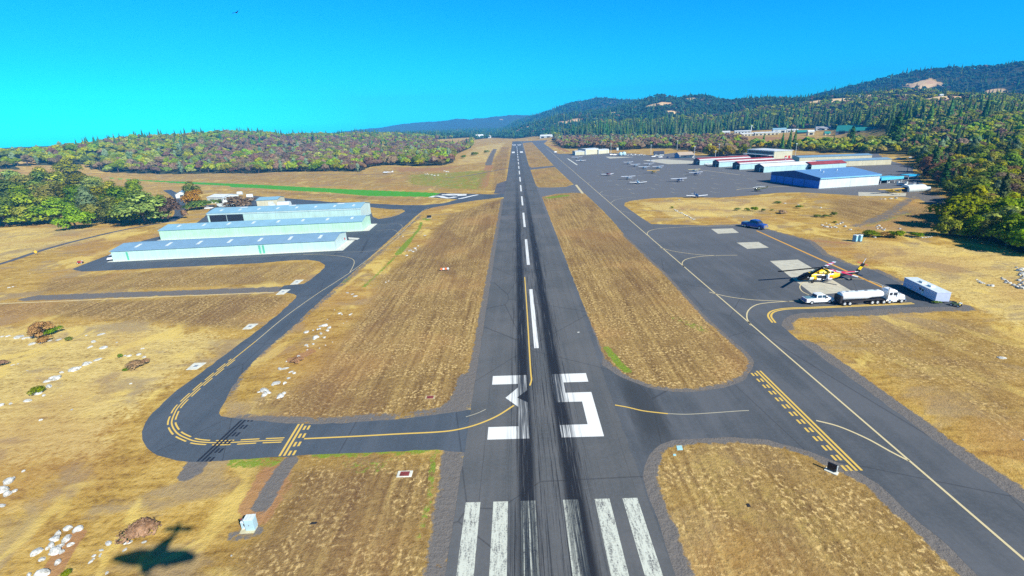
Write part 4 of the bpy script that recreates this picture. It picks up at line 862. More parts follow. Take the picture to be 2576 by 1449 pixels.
def gable(name, label, cat, p0, L, depth, hw, rise, wall, roof, rz=0.0, group=None, over=0.35, ends=None, ridge='x', z=None, th_=0.14, right=None):
    """walls and a two-slope roof; p0 = near left corner, x along the near wall"""
    if right is not None: L = math.hypot(right[0]-p0[0], right[1]-p0[1]); rz = math.atan2(right[1]-p0[1], right[0]-p0[0])
    root = thing(name, label, cat, (p0[0], p0[1], z if z is not None else (p0[2] if len(p0) > 2 else 0)), rz, group)
    w = MB(); hm = depth/2 if ridge == 'x' else L/2
    if ridge == 'x':
        w.quad((0, 0, -.5), (L, 0, -.5), (L, 0, hw), (0, 0, hw)); w.quad((L, depth, -.5), (0, depth, -.5), (0, depth, hw), (L, depth, hw))
        w.add([(0, depth, -.5), (0, 0, -.5), (0, 0, hw), (0, hm, hw+rise), (0, depth, hw)], [(0, 1, 2, 3, 4)], 1); w.add([(L, 0, -.5), (L, depth, -.5), (L, depth, hw), (L, hm, hw+rise), (L, 0, hw)], [(0, 1, 2, 3, 4)], 1)
        s = rise/hm; e = over
        r = MB().prism([(-e, hw-s*e+.02), (hm, hw+rise+.02), (depth+e, hw-s*e+.02), (depth+e, hw-s*e+.02+th_), (hm, hw+rise+.02+th_), (-e, hw-s*e+.02+th_)], -e, L+e, 'x')
    else:
        w.quad((0, depth, -.5), (0, 0, -.5), (0, 0, hw), (0, depth, hw)); w.quad((L, 0, -.5), (L, depth, -.5), (L, depth, hw), (L, 0, hw))
        w.add([(0, 0, -.5), (L, 0, -.5), (L, 0, hw), (hm, 0, hw+rise), (0, 0, hw)], [(0, 1, 2, 3, 4)], 1); w.add([(L, depth, -.5), (0, depth, -.5), (0, depth, hw), (hm, depth, hw+rise), (L, depth, hw)], [(0, 1, 2, 3, 4)], 1)
        s = rise/hm; e = over
        r = MB().prism([(-e, hw-s*e+.02), (hm, hw+rise+.02), (L+e, hw-s*e+.02), (L+e, hw-s*e+.02+th_), (hm, hw+rise+.02+th_), (-e, hw-s*e+.02+th_)], -e, depth+e, 'y')
    wo_ = w.build("wall", [wall, ends or wall], root); ro_ = r.build("roof", roof, root)
    root['_']=0; del root['_']
    return root, L, wo_, ro_
def part(name, mb, mats, parent, label=None):
    o = mb.build(name, mats, parent)
    if label: o['label'] = label
    return o
def doors(root, L, h, n, mat, x0=0.6, gap=0.14, y=-0.06, name="hangar_door"):
    w = (L-2*x0)/n
    for k in range(n): part(name, MB().box(x0+k*w+gap/2, y, 0.05, x0+(k+1)*w-gap/2, 0.02, h), mat, root)
def skylights(roof, L, depth, hw, rise, n, yf, size=(1.0, 2.4), x0=6, th_=0.16, mat=None):
    hm = depth/2; s = rise/hm
    for k in range(n):
        x = x0+(L-2*x0)*k/(n-1); y0, y1 = hm*yf-size[1]/2, hm*yf+size[1]/2
        zz = lambda y: hw+s*y+.02+th_
        m = MB(); m.add([(x, y0, zz(y0)), (x+size[0], y0, zz(y0)), (x+size[0], y1, zz(y1)), (x, y1, zz(y1))]+[(x, y0, zz(y0)+.05), (x+size[0], y0, zz(y0)+.05), (x+size[0], y1, zz(y1)+.05), (x, y1, zz(y1)+.05)], [(4, 5, 6, 7), (0, 1, 5, 4), (1, 2, 6, 5), (2, 3, 7, 6), (3, 0, 4, 7)])
        part("skylight", m, M_SKYL, roof)

# --- three long hangars on the left
a, b_ = G(285, 656.5), G(844.5, 628.5)
r, L, w, ro = gable("hangar", "long pale mint hangar nearest the camera with blue-grey roof and green stripes", "hangar", a, 0, 16.0, 3.65, 1.25, M_MINT, M_ROOFB, right=b_, group="long hangars on the left apron", ends=M_MINTE, over=0.3)
doors(r, L, 3.1, 12, M_MINT); skylights(ro, L, 16, 3.65, 1.25, 7, 0.55, (1.1, 3.4), 7)
for x in (5.4, L*0.655, L*0.672): part("green_stripe", MB().box(x, -0.12, 0.1, x+0.7, -0.062, 3.2), M_TRIMG, r)
part("concrete_apron", MB().box(-1.2, -1.6, 0.0, L+3.2, -0.08, 0.05), M_CONW, r); part("concrete_apron", MB().box(L+0.05, -0.05, 0.0, L+3.2, 16, 0.052), M_CONW, r); part("fire_extinguisher", MB().box(L+0.02, 12.6, 1.1, L+0.25, 13.1, 1.9), M_REDS, r)
a, b_ = G(405, 603.5), G(913, 580)
r, L, w, ro = gable("hangar", "middle long hangar with pale green walls and light blue roof", "hangar", a, 0, 15.5, 4.2, 1.3, M_GREENW, M_ROOFC, right=b_, group="long hangars on the left apron", ends=M_GREENW, over=0.3)
doors(r, L, 3.7, 14, M_GREENW, gap=0.2); skylights(ro, L, 15.5, 4.2, 1.3, 8, 0.6, (1.1, 2.6), 6)
part("concrete_apron", MB().box(-1, -1.2, 0.0, L+3.0, -0.08, 0.05), M_CONW, r); part("concrete_apron", MB().box(L+0.05, -0.05, 0.0, L+3.0, 15.5, 0.052), M_CONW, r)
a, b_ = G(527, 566), G(910, 551.5)
r, L, w, ro = gable("hangar", "tallest of the left hangars, pale green with dark open doors", "hangar", a, 0, 17.0, 5.9, 1.5, M_MINT, M_ROOFC, right=b_, group="long hangars on the left apron", ends=M_MINTE, over=0.35)
w_ = (L-2)/6
for k in range(6):
    if k in (0,): part("open_doorway", MB().box(1.0, -0.05, 0.05, 1.0+w_*1.35, 0.0, 4.9), M_DARKO, r); part("door_post", MB().box(1.0+w_*0.68, -0.14, 0.0, 1.2+w_*0.68, -0.052, 4.9), M_MINTE, r)
    elif k > 1: part("hangar_door", MB().box(1.1+w_*k, -0.07, 0.05, 0.9+w_*(k+1), 0.0, 5.0), M_MINT, r)
part("hangar_door", MB().box(1.1+w_*1.35, -0.07, 0.05, 0.9+w_*2, 0.0, 5.0), M_MINT, r)
part("fascia", MB().box(-0.1, -0.22, 5.05, L+0.1, -0.01, 5.85), M_MINTE, r)
skylights(ro, L, 17, 5.9, 1.5, 8, 0.45, (1.1, 2.4), 5); skylights(ro, L, 17, 5.9, 1.5, 3, 0.88, (3.6, 1.2), 14)
# --- small buildings behind them
def pb(cx, cy): return 402.5+cx*.14323, 456.2+cy*.14323
r, L, w, ro = gable("house", "small house with a grey-blue roof and white gable behind the oaks", "house", G(443, 499), 8, 10, 3, 2.2, M_WHITE, M_ROOFB, rz=0.35, ridge='y', over=0.6)
part("window", MB().box(3, -0.06, 1, 5, 0, 2.2), M_GLASS, r)
r, L, w, ro = gable("shed", "large shed with a nearly white roof behind the orange tree", "shed", G(524, 512), 13, 14, 4.2, 1.2, M_WHITE, M_ROOFW, rz=-0.25)
part("door", MB().box(9, -0.06, 0.1, 12, 0, 3), M_DARKO, r)
r, L, w, ro = gable("workshop", "cream workshop with a light blue roof behind the tallest left hangar", "workshop", G(648, 522), 12.5, 13, 4.4, 1.0, M_CREAM, M_ROOFC, rz=0.10)
part("door", MB().box(7, -0.06, 0.1, 10, 0, 3.2), M_WHITE, r)
def tent(label, p, L, wd, h, rz, mat, name="tent"):
    r = thing(name, label, "tent", p, rz); n = 9
    prof = [(wd/2*math.cos(math.pi*i/n), h*(0.45+0.55*math.sin(math.pi*i/n)) if 0 < i < n else h*0.45) for i in range(n+1)]; prof = [(wd/2, 0)]+prof+[(-wd/2, 0)]
    part("cover", MB().prism(prof, 0, L, 'x', 0, True), mat, r); part("doorway", MB().box(-0.06, -wd*0.28, 0.05, -0.01, wd*0.28, h*0.7), M_DARKO, r); return r
tent("white rounded tent beside the cream workshop", G(702, 521), 7, 5, 3.4, 0.1, M_WHITE); tent("small white tent with a square opening behind the hangar roof", G(688, 522), 4, 3.5, 2.6, -1.2, M_WHITE)
tent("round white tank cover behind the brown tree", G(622, 500), 4, 4, 3.2, 0.4, M_WHITE, "tank_cover"); tent("small white shelter beyond the brown tree", G(598, 490), 3.5, 3, 2.4, 0.2, M_WHITE, "shelter")
r = thing("low_wall", "low whitewashed wall beneath the brown tree", "wall", G(546, 520), 0.05); part("wall", MB().box(0, 0, 0, 11, 0.4, 1.9), M_WHITE, r); part("coping", MB().box(-.1, -.1, 1.9, 11.1, 0.5, 2.05), M_CONW, r)

# --- the ramp's hangars on the right
a, b_ = G(2059.6, 474.9), G(2209.6, 464.9); L0 = math.hypot(b_[0]-a[0], b_[1]-a[1])
r, L, w, ro = gable("blue_hangar", "big hangar with white front wall, deep blue side and blue roof", "hangar", a, 0, 43.0, 6.3, 2.6, M_WHITE, M_BLUER, right=b_, ends=M_BLUEW, over=0.5)
for k in range(2): part("hangar_door", MB().box(0.5+k*L/2, -0.08, 0.1, L/2*(k+1)-0.3, 0, 5.2), M_WHITE, r)
part("fascia", MB().box(-0.3, -0.62, 5.55, L+0.3, -0.02, 6.25), paint("pale_blue_fascia", (0.22, 0.52, 0.72), 0.4), r)
part("dark_gable_band", MB().add([(-0.09, 0.3, 4.4), (-0.09, 42.7, 4.4), (-0.09, 42.7, 6.2), (-0.09, 21.5, 8.7), (-0.09, 0.3, 6.2)], [(4, 3, 2, 1, 0)]), paint("navy_paint", (0.012, 0.055, 0.22), 0.5), r)
for y in (12, 22, 30, 37): part("panel_seam", MB().box(-0.08, y, 0.0, -0.01, y+0.25, 4.4), M_DARKO, r)
for x, y in ((12, 12), (24, 15), (14, 17)): part("roof_vent", MB().tube((x, y, 6.3+2.6*y/21.5), (x, y, 7.3+2.6*y/21.5), 0.35), M_SKYL, r)
RZ = rad(8)
TH = [("red roofed aqua hangar farthest from the camera beside the tan house", (1759.7, 415.5), 52, 12, 4.5, 1.7, M_ROOFR, M_AQUA), ("red roofed aqua hangar, second one back in the row", (1808, 420.7), 54, 11, 4.5, 1.7, M_ROOFR, M_AQUA),
      ("red roofed aqua hangar with dark pointed end and red ridge, third back", (1860.3, 427), 50, 11, 4.6, 1.7, M_ROOFR, M_AQUA), ("white roofed aqua hangar with a dark peaked end, nearest the open ramp", (1920.3, 434.4), 48, 12, 4.5, 1.9, M_ROOFW, M_AQUA),
      ("low red roofed hangar mostly hidden behind the big blue one", (2040, 429), 30, 11, 4.4, 1.8, M_ROOFR, M_AQUA)]
M_SHADE_END = metal("shaded_end_sheet_metal", (0.030, 0.045, 0.085))  # shade on the hangar ends is put into this metal's colour
for i, (lb, p, L_, dp, hw, ri, rf, wl) in enumerate(TH):
    r, L, w, ro = gable("t_hangar", lb, "hangar", G(*p), L_, dp, hw, ri, wl, rf, rz=RZ, group="hangar rows behind the ramp", ends=M_SHADE_END, over=0.3)
    part("end_doorway", MB().box(-0.07, 0.8, 0.05, -0.01, 4.6, 3.2), M_DARKO, r); part("door_frame", MB().box(-0.16, 4.6, 0.0, -0.02, 5.1, 3.5), M_WHITE, r); part("door_frame", MB().box(-0.16, 0.5, 3.2, -0.02, 4.6, 3.5), M_WHITE, r)
    hm = dp/2; s_ = ri/hm
    if rf is M_ROOFR:
        ed = MB(); y0, y1 = -0.3, hm*0.42; zz = lambda y: hw+s_*y+.19
        ed.add([(0.0, y0, zz(y0)), (L, y0, zz(y0)), (L, y1, zz(y1)), (0.0, y1, zz(y1))], [(0, 1, 2, 3)]); part("roof_edge_panel", ed, M_ROOFW, ro) if i < 4 else None
    doors(r, L, 3.6, 5, wl, 0.5, 0.16)
r, L, w, ro = gable("long_hangar", "long cream hangar with grey-blue roof in front of its twin", "hangar", G(2060, 421), 0, 13, 4.3, 1.0, M_CREAM, M_ROOFB, right=G(2241, 413.8), group="cream hangars beyond the blue one")
doors(r, L, 3.7, 5, M_CREAM, gap=0.4)
r, L, w, ro = gable("long_hangar", "long cream hangar standing behind its twin near the trees", "hangar", G(2010, 408.5), 0, 13, 4.3, 1.0, M_CREAM, M_ROOFB, right=G(2192, 402), group="cream hangars beyond the blue one")
doors(r, L, 3.7, 5, M_CREAM, gap=0.4)
p = G(1946, 400); r = thing("office_building", "two level cream building with a dark window band behind the red roofs", "building", p, RZ)
part("wall", MB().box(0, 0, -.3, 20, 46, 7.6), [M_CREAM], r); part("roof", MB().box(-0.5, -0.5, 7.62, 20.5, 46.5, 8.1), M_ROOFW, r)
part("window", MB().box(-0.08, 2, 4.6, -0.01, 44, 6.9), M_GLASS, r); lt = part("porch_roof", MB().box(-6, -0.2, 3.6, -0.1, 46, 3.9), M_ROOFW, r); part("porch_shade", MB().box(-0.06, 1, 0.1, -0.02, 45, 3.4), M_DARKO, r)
for x in (12, 16): part("door", MB().box(x, -0.08, 0, x+2.4, -0.01, 2.6), M_REDS, r)
for k in range(5): part("post", MB().box(-5.9, 2+k*10, 0, -5.6, 2.3+k*10, 3.6), M_WHITE, r)
grp = "flat roofed white hangars at the far end of the ramp"
for lb, p0, p1, h, d in (("lower white box hangar at the left end of its row of three", (1447, 390.6), (1471.6, 389.4), 5.2, 16), ("tallest white box hangar in the middle of its row of three", (1473, 389.5), (1504.8, 387.2), 7.6, 20), ("lower white box hangar at the right end of its row of three", (1505.6, 387.4), (1531.5, 385.5), 5.6, 16)):
    r, L, w, ro = gable("box_hangar", lb, "hangar", G(*p0), 0, d, h, 0.5, M_WHITE, M_ROOFW, right=G(*p1), group=grp, ends=M_STEEL); part("hangar_door", MB().box(0.8, -0.07, 0.05, L-0.8, -0.01, h-0.9), M_CREAM, r)
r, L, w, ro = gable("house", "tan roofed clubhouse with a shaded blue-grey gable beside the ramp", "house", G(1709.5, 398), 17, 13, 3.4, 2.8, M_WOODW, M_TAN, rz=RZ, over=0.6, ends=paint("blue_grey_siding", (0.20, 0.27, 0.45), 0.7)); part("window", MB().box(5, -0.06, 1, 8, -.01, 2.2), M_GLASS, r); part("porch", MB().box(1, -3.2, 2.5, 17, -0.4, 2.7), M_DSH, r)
r, L, w, ro = gable("house", "dark roofed small house behind the two parked white cars", "house", G(1647, 391.8), 11, 9, 2.6, 2.6, M_WOODW, M_DSH, rz=-0.1, ridge='x', over=0.8); part("window", MB().box(3, -0.06, 1, 6, -.01, 2.0), M_GLASS, r)
# fuel canopy and clutter beside the blue hangar
p = G(2214, 463); r = thing("canopy", "light blue flat canopy attached beyond the blue hangar", "canopy", p, rad(14))
part("roof", MB().box(0, 0, 3.0, 17, 9, 3.3), M_CYAN, r); part("fascia", MB().box(-.1, -.35, 2.2, 17.1, -0.01, 3.9), M_CYAN, r)
for x in (0.3, 5.5, 11, 16.5): part("post", MB().box(x, 0.2, 0, x+0.25, 0.45, 3.0), M_WHITE, r)
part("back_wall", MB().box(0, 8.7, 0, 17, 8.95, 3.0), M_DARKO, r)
p = G(2284, 452.5); r = thing("canopy", "small bright blue canopy at the edge of the woods", "canopy", p, rad(10)); part("roof", MB().box(0, 0, 2.6, 8, 6, 2.9), M_CYAN, r); part("fascia", MB().box(-.1, -.3, 2.1, 8.1, -.01, 3.2), paint("bright_blue", (0.02, 0.36, 0.72), 0.4), r)
for x in (0.3, 7.5): part("post", MB().box(x, 0.2, 0, x+0.2, 0.4, 2.6), M_WHITE, r)
for i, (px, py, lb) in enumerate(((2234, 460, "white drum under the canopy, nearest the blue hangar"), (2259, 462, "cream drum in the middle under the canopy"), (2279.5, 463, "white drum under the canopy's far end"))):
    r = thing("fuel_drum", lb, "drum", G(px, py), 0, "drums under the light blue canopy"); part("body", MB().tube((0, 0, 0), (0, 0, 1.5), 0.75, 0.75, 14), M_WHITE, r); part("lid", MB().tube((0, 0, 1.5), (0, 0, 1.6), 0.6, 0.5, 14), M_STEEL, r)
tent("white tarpaulin shelter behind the yellow aircraft", G(2275, 482), 10, 6.0, 3.6, rad(4), M_WHITE, "tarpaulin_shelter"); tent("grey-white tarpaulin tunnel reaching toward the gravel track", G(2300, 480), 6.5, 4.0, 2.5, rad(-25), M_SKYL, "tarpaulin_shelter")
# --- far buildings among the trees
def far(name, lb, px0, px1, py, hpx, wall, roof, cat="building", rise=0.25, grp=None, n=3, depth=None):
    a = at(px0, py); b_ = at(px1, py-(px1-px0)*0.041); k = FPX/max(20, float((np.array([a[0]-CAMX, a[1], a[2]-H])@FW))); h = hpx/k
    L = math.hypot(b_[0]-a[0], b_[1]-a[1]); L = min(L, (px1-px0)/k*1.15); d = depth or min(max(8, L*0.5), 22)
    r, L, w, ro = gable(name, lb, cat, (a[0], a[1], a[2]-0.3), L, d, h*(1-rise), h*rise, wall, roof, rz=math.atan2(b_[1]-a[1], b_[0]-a[0])*0.4, over=0.5, group=grp)
    for i in range(n): part("window", MB().box(L*(i+0.25)/n, -0.12, h*0.15, L*(i+0.75)/n, -0.02, h*0.5), M_DARKO, r)
    return r
G_S = "buildings around the brown sports field"
far("classroom_block", "short white portable classroom at the left end of the far buildings", 1817, 1836, 338, 8, M_WHITE, M_ROOFW, grp=G_S); far("classroom_block", "white flat classroom row behind the arcaded wing", 1848, 1886, 336, 7, M_WHITE, M_ROOFW, grp=G_S, n=5)
far("classroom_block", "cream arcaded wing with dark openings, left part", 1864, 1898, 343, 8, M_CREAM, M_ROOFW, grp=G_S, n=4); far("classroom_block", "cream arcaded wing with dark openings beside the brown field", 1899, 1962, 341.5, 8.5, M_CREAM, M_ROOFW, grp=G_S, n=6)
far("school_hall", "tall white hall among the far low buildings", 1944, 1978, 336, 13, M_WHITE, M_ROOFC, grp=G_S, n=2); far("classroom_block", "white block right of the tall white hall", 1980, 2008, 333.5, 8, M_WHITE, M_ROOFW, grp=G_S)
far("school_building", "low teal roofed block right of the white hall", 2006, 2033, 337, 9, M_DARKO, M_TEAL, rise=0.5, grp=G_S); far("school_building", "cream end block beside the yellow-green trees", 2032, 2049, 341, 13, M_CREAM, M_ROOFW, grp=G_S, n=1)
far("school_building", "grey roofed white building at the forest edge", 2053, 2090, 329, 10, M_WHITE, M_GREYR, rise=0.5, grp=G_S); far("school_building", "small teal roofed hut before the big teal roof", 2075, 2090, 340, 9, M_CREAM, M_TEAL, rise=0.5, grp=G_S, n=1)
far("gymnasium", "large building with a broad teal roof and dark wall", 2101, 2146, 341, 24, M_GREYR, M_TEAL, rise=0.55, grp=G_S, n=2); far("gymnasium", "long teal roofed building with cream walls by the wood", 2150, 2211, 336, 15, M_CREAM, M_TEAL, rise=0.5, grp=G_S, n=5)
r = thing("water_tower", "slim white tower above the far classrooms", "tower", at(1889, 331)); part("shaft", MB().tube((0, 0, 0), (0, 0, 12), 1.1, 0.9, 10), M_WHITE, r); part("head", MB().tube((0, 0, 12), (0, 0, 15), 1.9, 1.9, 12), M_WHITE, r)
HH = [(1558, 288, 11, 6, "white villa high on the hill above the pines", M_WHITE, M_ROOFW), (1544, 290, 6, 4, "small tan house left of the white hill villa", M_CREAM, M_TAN), (1490, 301, 7, 4, "small pale house low on the hill's bare patch", M_WHITE, M_TAN), (2122, 243, 9, 5, "white house on the hill above the red bare slope", M_WHITE, M_ROOFW), (2135, 239, 7, 4, "smaller white house above its neighbour on the hill", M_WHITE, M_ROOFW), (2161, 245, 6, 7, "tall pale house right of the red bare slope", M_WHITE, M_ROOFW),
      (2030, 242, 6, 4, "lone white house on the left of the far ridge", M_WHITE, M_ROOFW), (2365, 242, 9, 5, "white house beside a tan glade on the right hill", M_WHITE, M_ROOFW), (2398, 240, 7, 5, "pale house above the tan glade on the right hill", M_WHITE, M_ROOFW), (2418, 265, 19, 5, "long low white roofed building on the right hillside", M_WHITE, M_ROOFW), (2238, 279, 7, 6, "white house peeking out above the dark pines", M_WHITE, M_ROOFW), (2256, 219, 8, 4, "tan house near the top of the far right hill", M_CREAM, M_TAN),
      (2446, 347, 26, 9, "grey roofed house in the right-hand wood", M_WOODW, M_GREYR), (2507, 352, 28, 9, "broad grey roofed house deep in the right wood", M_WOODW, M_GREYR), (2542, 348, 18, 6, "pale grey roof at the right edge of the wood", M_WOODW, M_GREYR), (2364, 357, 8, 5, "small white hut among the right-hand trees", M_WHITE, M_ROOFW), (2386, 380, 7, 5, "small white trailer-like hut lower in the right wood", M_WHITE, M_ROOFW),
      (737, 365, 8, 6, "white house among the trees of the left bank", M_WHITE, M_ROOFW), (935, 363, 9, 6, "pale house in the russet trees left of the runway", M_WHITE, M_ROOFW), (914, 371, 7, 5, "small tan house in the russet trees", M_CREAM, M_TAN), (1076, 356, 9, 6, "pale farmhouse beside the golden clearing", M_WHITE, M_TAN), (1199, 347, 17, 8, "white shed left of the runway's far end", M_WHITE, M_ROOFW), (1222, 347, 13, 6, "tan roofed barn left of the runway's far end", M_WHITE, M_TAN), (1358, 348.5, 26, 9, "white building with a dark door at the runway's far end", M_WHITE, M_ROOFW)]
for px, py, wpx, hpx, lb, wl, rf in HH: far("house", lb, px, px+wpx, py, hpx, wl, rf, "house", 0.4, None, 2)
# --- poles
def pole(px, py, top, lb, name="light_pole", head=True, mat=None):
    x, y = G(px, py); d = float(np.array([x-CAMX, y, -H])@FW); h = (py-top)/FPX*d*1.0; r = thing(name, lb, "pole", (x, y, 0), 0, "tall poles around the ramp"); part("shaft", MB().tube((0, 0, 0), (0, 0, h), 0.20, 0.15, 8), mat or M_SKYL, r)
    if head: part("lamp", MB().box(-0.9, -0.25, h-0.15, 0.9, 0.25, h+0.3), M_WHITE, r)
    return r
pole(1536.7, 386, 363, "thin white pole beside the right box hangar"); pole(1637, 390, 366, "green-white light pole left of the dark roofed house"); pole(1745.3, 405.5, 371, "white light pole at the corner of the tan house"); pole(1797.7, 411.5, 381, "white light pole between the two farthest red roofs")
pole(1973, 426, 397.5, "white light pole behind the big blue hangar's left end"); pole(2000, 395, 363, "tan light pole right of the cream building"); pole(1807, 392, 364, "pale pole before the yellow-green trees"); pole(2281.5, 433, 397, "utility pole with a white transformer by the wood", "utility_pole", True, M_BARK); pole(1703, 378, 355, "thin white pole in front of the tree belt")
x, y = G(1553, 389); r = thing("beacon_tower", "short mast with a white box on top beside the fuel tanks", "tower", (x, y, 0)); part("mast", MB().tube((0, 0, 0), (0, 0, 5.5), 0.3, 0.22, 8), M_STEEL, r); part("box", MB().box(-1.3, -1, 5.5, 1.3, 1, 9), M_WHITE, r)
for px, py, lb, rr_ in ((1561, 391.5, "pale blue round fuel tank on the concrete", 2.2), (1569.5, 391, "pale round fuel tank right of its blue twin", 2.4)):
    r = thing("fuel_tank", lb, "tank", G(px, py), 0, "round fuel tanks by the ramp"); m_ = MB(); rings = [yring(y_, 0, rr_, s_*rr_, s_*rr_, 14) for y_, s_ in ((-2.6, .25), (-2.4, .7), (-2, .95), (-1, 1), (1, 1), (2, .95), (2.4, .7), (2.6, .25))]; m_.loft(rings); part("vessel", m_, paint("pale_blue_tank", (0.45, 0.68, 0.74), 0.4), r); part("cradle", MB().box(-1.6, -1.5, 0, 1.6, 1.5, 0.6), M_CONW, r)
# ---------------------------------------------------------------- vehicles and aircraft
M_CARW = paint("white_car_paint", (0.74, 0.78, 0.80), 0.25, var=0.03, spec=0.5); M_RUB = paint("tyre_rubber", (0.018, 0.018, 0.020), 0.85); M_RIM = paint("wheel_rim", (0.62, 0.66, 0.68), 0.35, 0.3); M_TAIL = paint("tail_lamp_red", (0.40, 0.02, 0.03), 0.3); M_CHROME = paint("chrome", (0.62, 0.66, 0.70), 0.18, 0.9); M_BLKP = paint("black_paint", (0.012, 0.014, 0.020), 0.35); M_CHAS = paint("chassis_black", (0.022, 0.022, 0.026), 0.7)
def wheel(root, x, y, rd, w=0.28, name="wheel"):
    o = part(name, MB().tube((x, y-w/2, rd), (x, y+w/2, rd), rd, rd, 16), M_RUB, root); s = -1 if y < 0 else 1
    part("rim", MB().tube((x, y+s*(w/2-0.02), rd), (x, y+s*(w/2+0.025), rd), rd*0.62, rd*0.52, 14), M_RIM, o); return o
def prof_body(stations, n_mats=None):
    """body from (x, half width, bottom, top, top half width) stations"""
    rings = []
    for x, hw, zb, zt, tw in stations: rings.append([(x, -hw, zb), (x, -hw*1.02, zb+(zt-zb)*0.55), (x, -tw, zt-0.03), (x, -tw*0.8, zt), (x, tw*0.8, zt), (x, tw, zt-0.03), (x, hw*1.02, zb+(zt-zb)*0.55), (x, hw, zb)])
    return rings
def pickup(lb, p, rz, col, front=None, s=1.0, cat="pickup truck"):
    r = thing("pickup_truck", lb, cat, p, rz); r.scale = (s, s, s*1.12)
    b = MB(); b.loft(prof_body([(-3.15, .92, .55, 1.18, .90), (-3.05, .98, .48, 1.22, .95), (-0.95, 1.0, .46, 1.24, .96), (1.05, 1.0, .44, 1.24, .95), (2.4, .99, .44, 1.20, .88), (2.95, .95, .46, 1.12, .80), (3.12, .88, .52, 1.0, .72)]), smooth=False); bo = part("body", b, col, r)
    b = MB(); b.loft([[(x, -w0, 1.2), (x, -w1, z), (x, w1, z), (x, w0, 1.2)] for x, w0, w1, z in ((-0.98, .90, .82, 1.22), (-0.85, .92, .78, 1.88), (-0.5, .92, .76, 1.95), (0.75, .92, .76, 1.94), (1.15, .92, .74, 1.82), (1.75, .90, .84, 1.24))], smooth=False); part("cab", b, col, r)
    for s_ in (-1, 1):
        for x0, x1 in ((-0.7, 0.22), (0.34, 1.25)): part("side_window", MB().add([(x0, s_*.93, 1.30), (x1, s_*.93, 1.30), (x1-0.12 if x1 > 1 else x1, s_*.80, 1.80), (x0, s_*.80, 1.80)], [(0, 1, 2, 3) if s_ < 0 else (3, 2, 1, 0)]), M_GLASS, r)
    part("windscreen", MB().add([(1.22, -.74, 1.80), (1.74, -.84, 1.29), (1.74, .84, 1.29), (1.22, .74, 1.80)], [(0, 1, 2, 3)]), M_GLASS, r); part("rear_window", MB().add([(-0.995, -.80, 1.34), (-0.90, -.74, 1.78), (-0.90, .74, 1.78), (-0.995, .80, 1.34)], [(0, 3, 2, 1)]), M_GLASS, r)
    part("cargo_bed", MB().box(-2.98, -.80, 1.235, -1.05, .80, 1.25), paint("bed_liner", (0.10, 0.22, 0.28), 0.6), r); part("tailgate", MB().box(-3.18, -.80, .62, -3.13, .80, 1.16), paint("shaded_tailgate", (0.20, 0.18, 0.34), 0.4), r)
    for s_ in (-1, 1): part("tail_lamp", MB().box(-3.17, s_*.86-.07, .75, -3.12, s_*.86+.07, 1.1), M_TAIL, r); part("headlight", MB().box(3.0, s_*.70-.16, .82, 3.13, s_*.70+.12, 1.0), M_CHROME, r); part("mirror", MB().box(1.15, s_*1.12-.1, 1.25, 1.3, s_*1.12+.1, 1.5), M_BLKP, r)
    part("grille", MB().box(3.02, -.52, .6, 3.15, .52, 1.02), front or M_CHROME, r); part("bumper", MB().box(3.02, -.93, .42, 3.24, .93, .62), front or M_CHROME, r); part("bumper", MB().box(-3.3, -.92, .46, -3.15, .92, .62), M_CHROME, r)
    for x in (-1.95, 2.0):
        for y in (-.90, .90): wheel(r, x, y, 0.42)
    return r
pickup("white crew cab pickup truck parked at the left end of the row by the tanker", G(2056, 761.5), rad(3), M_CARW, s=1.07)
pickup("blue pickup truck with a shiny front parked at the far corner of the helicopter apron", G(1897, 573.5), rad(-58), paint("blue_car_paint", (0.03, 0.08, 0.34), 0.25, spec=0.5), s=1.55)
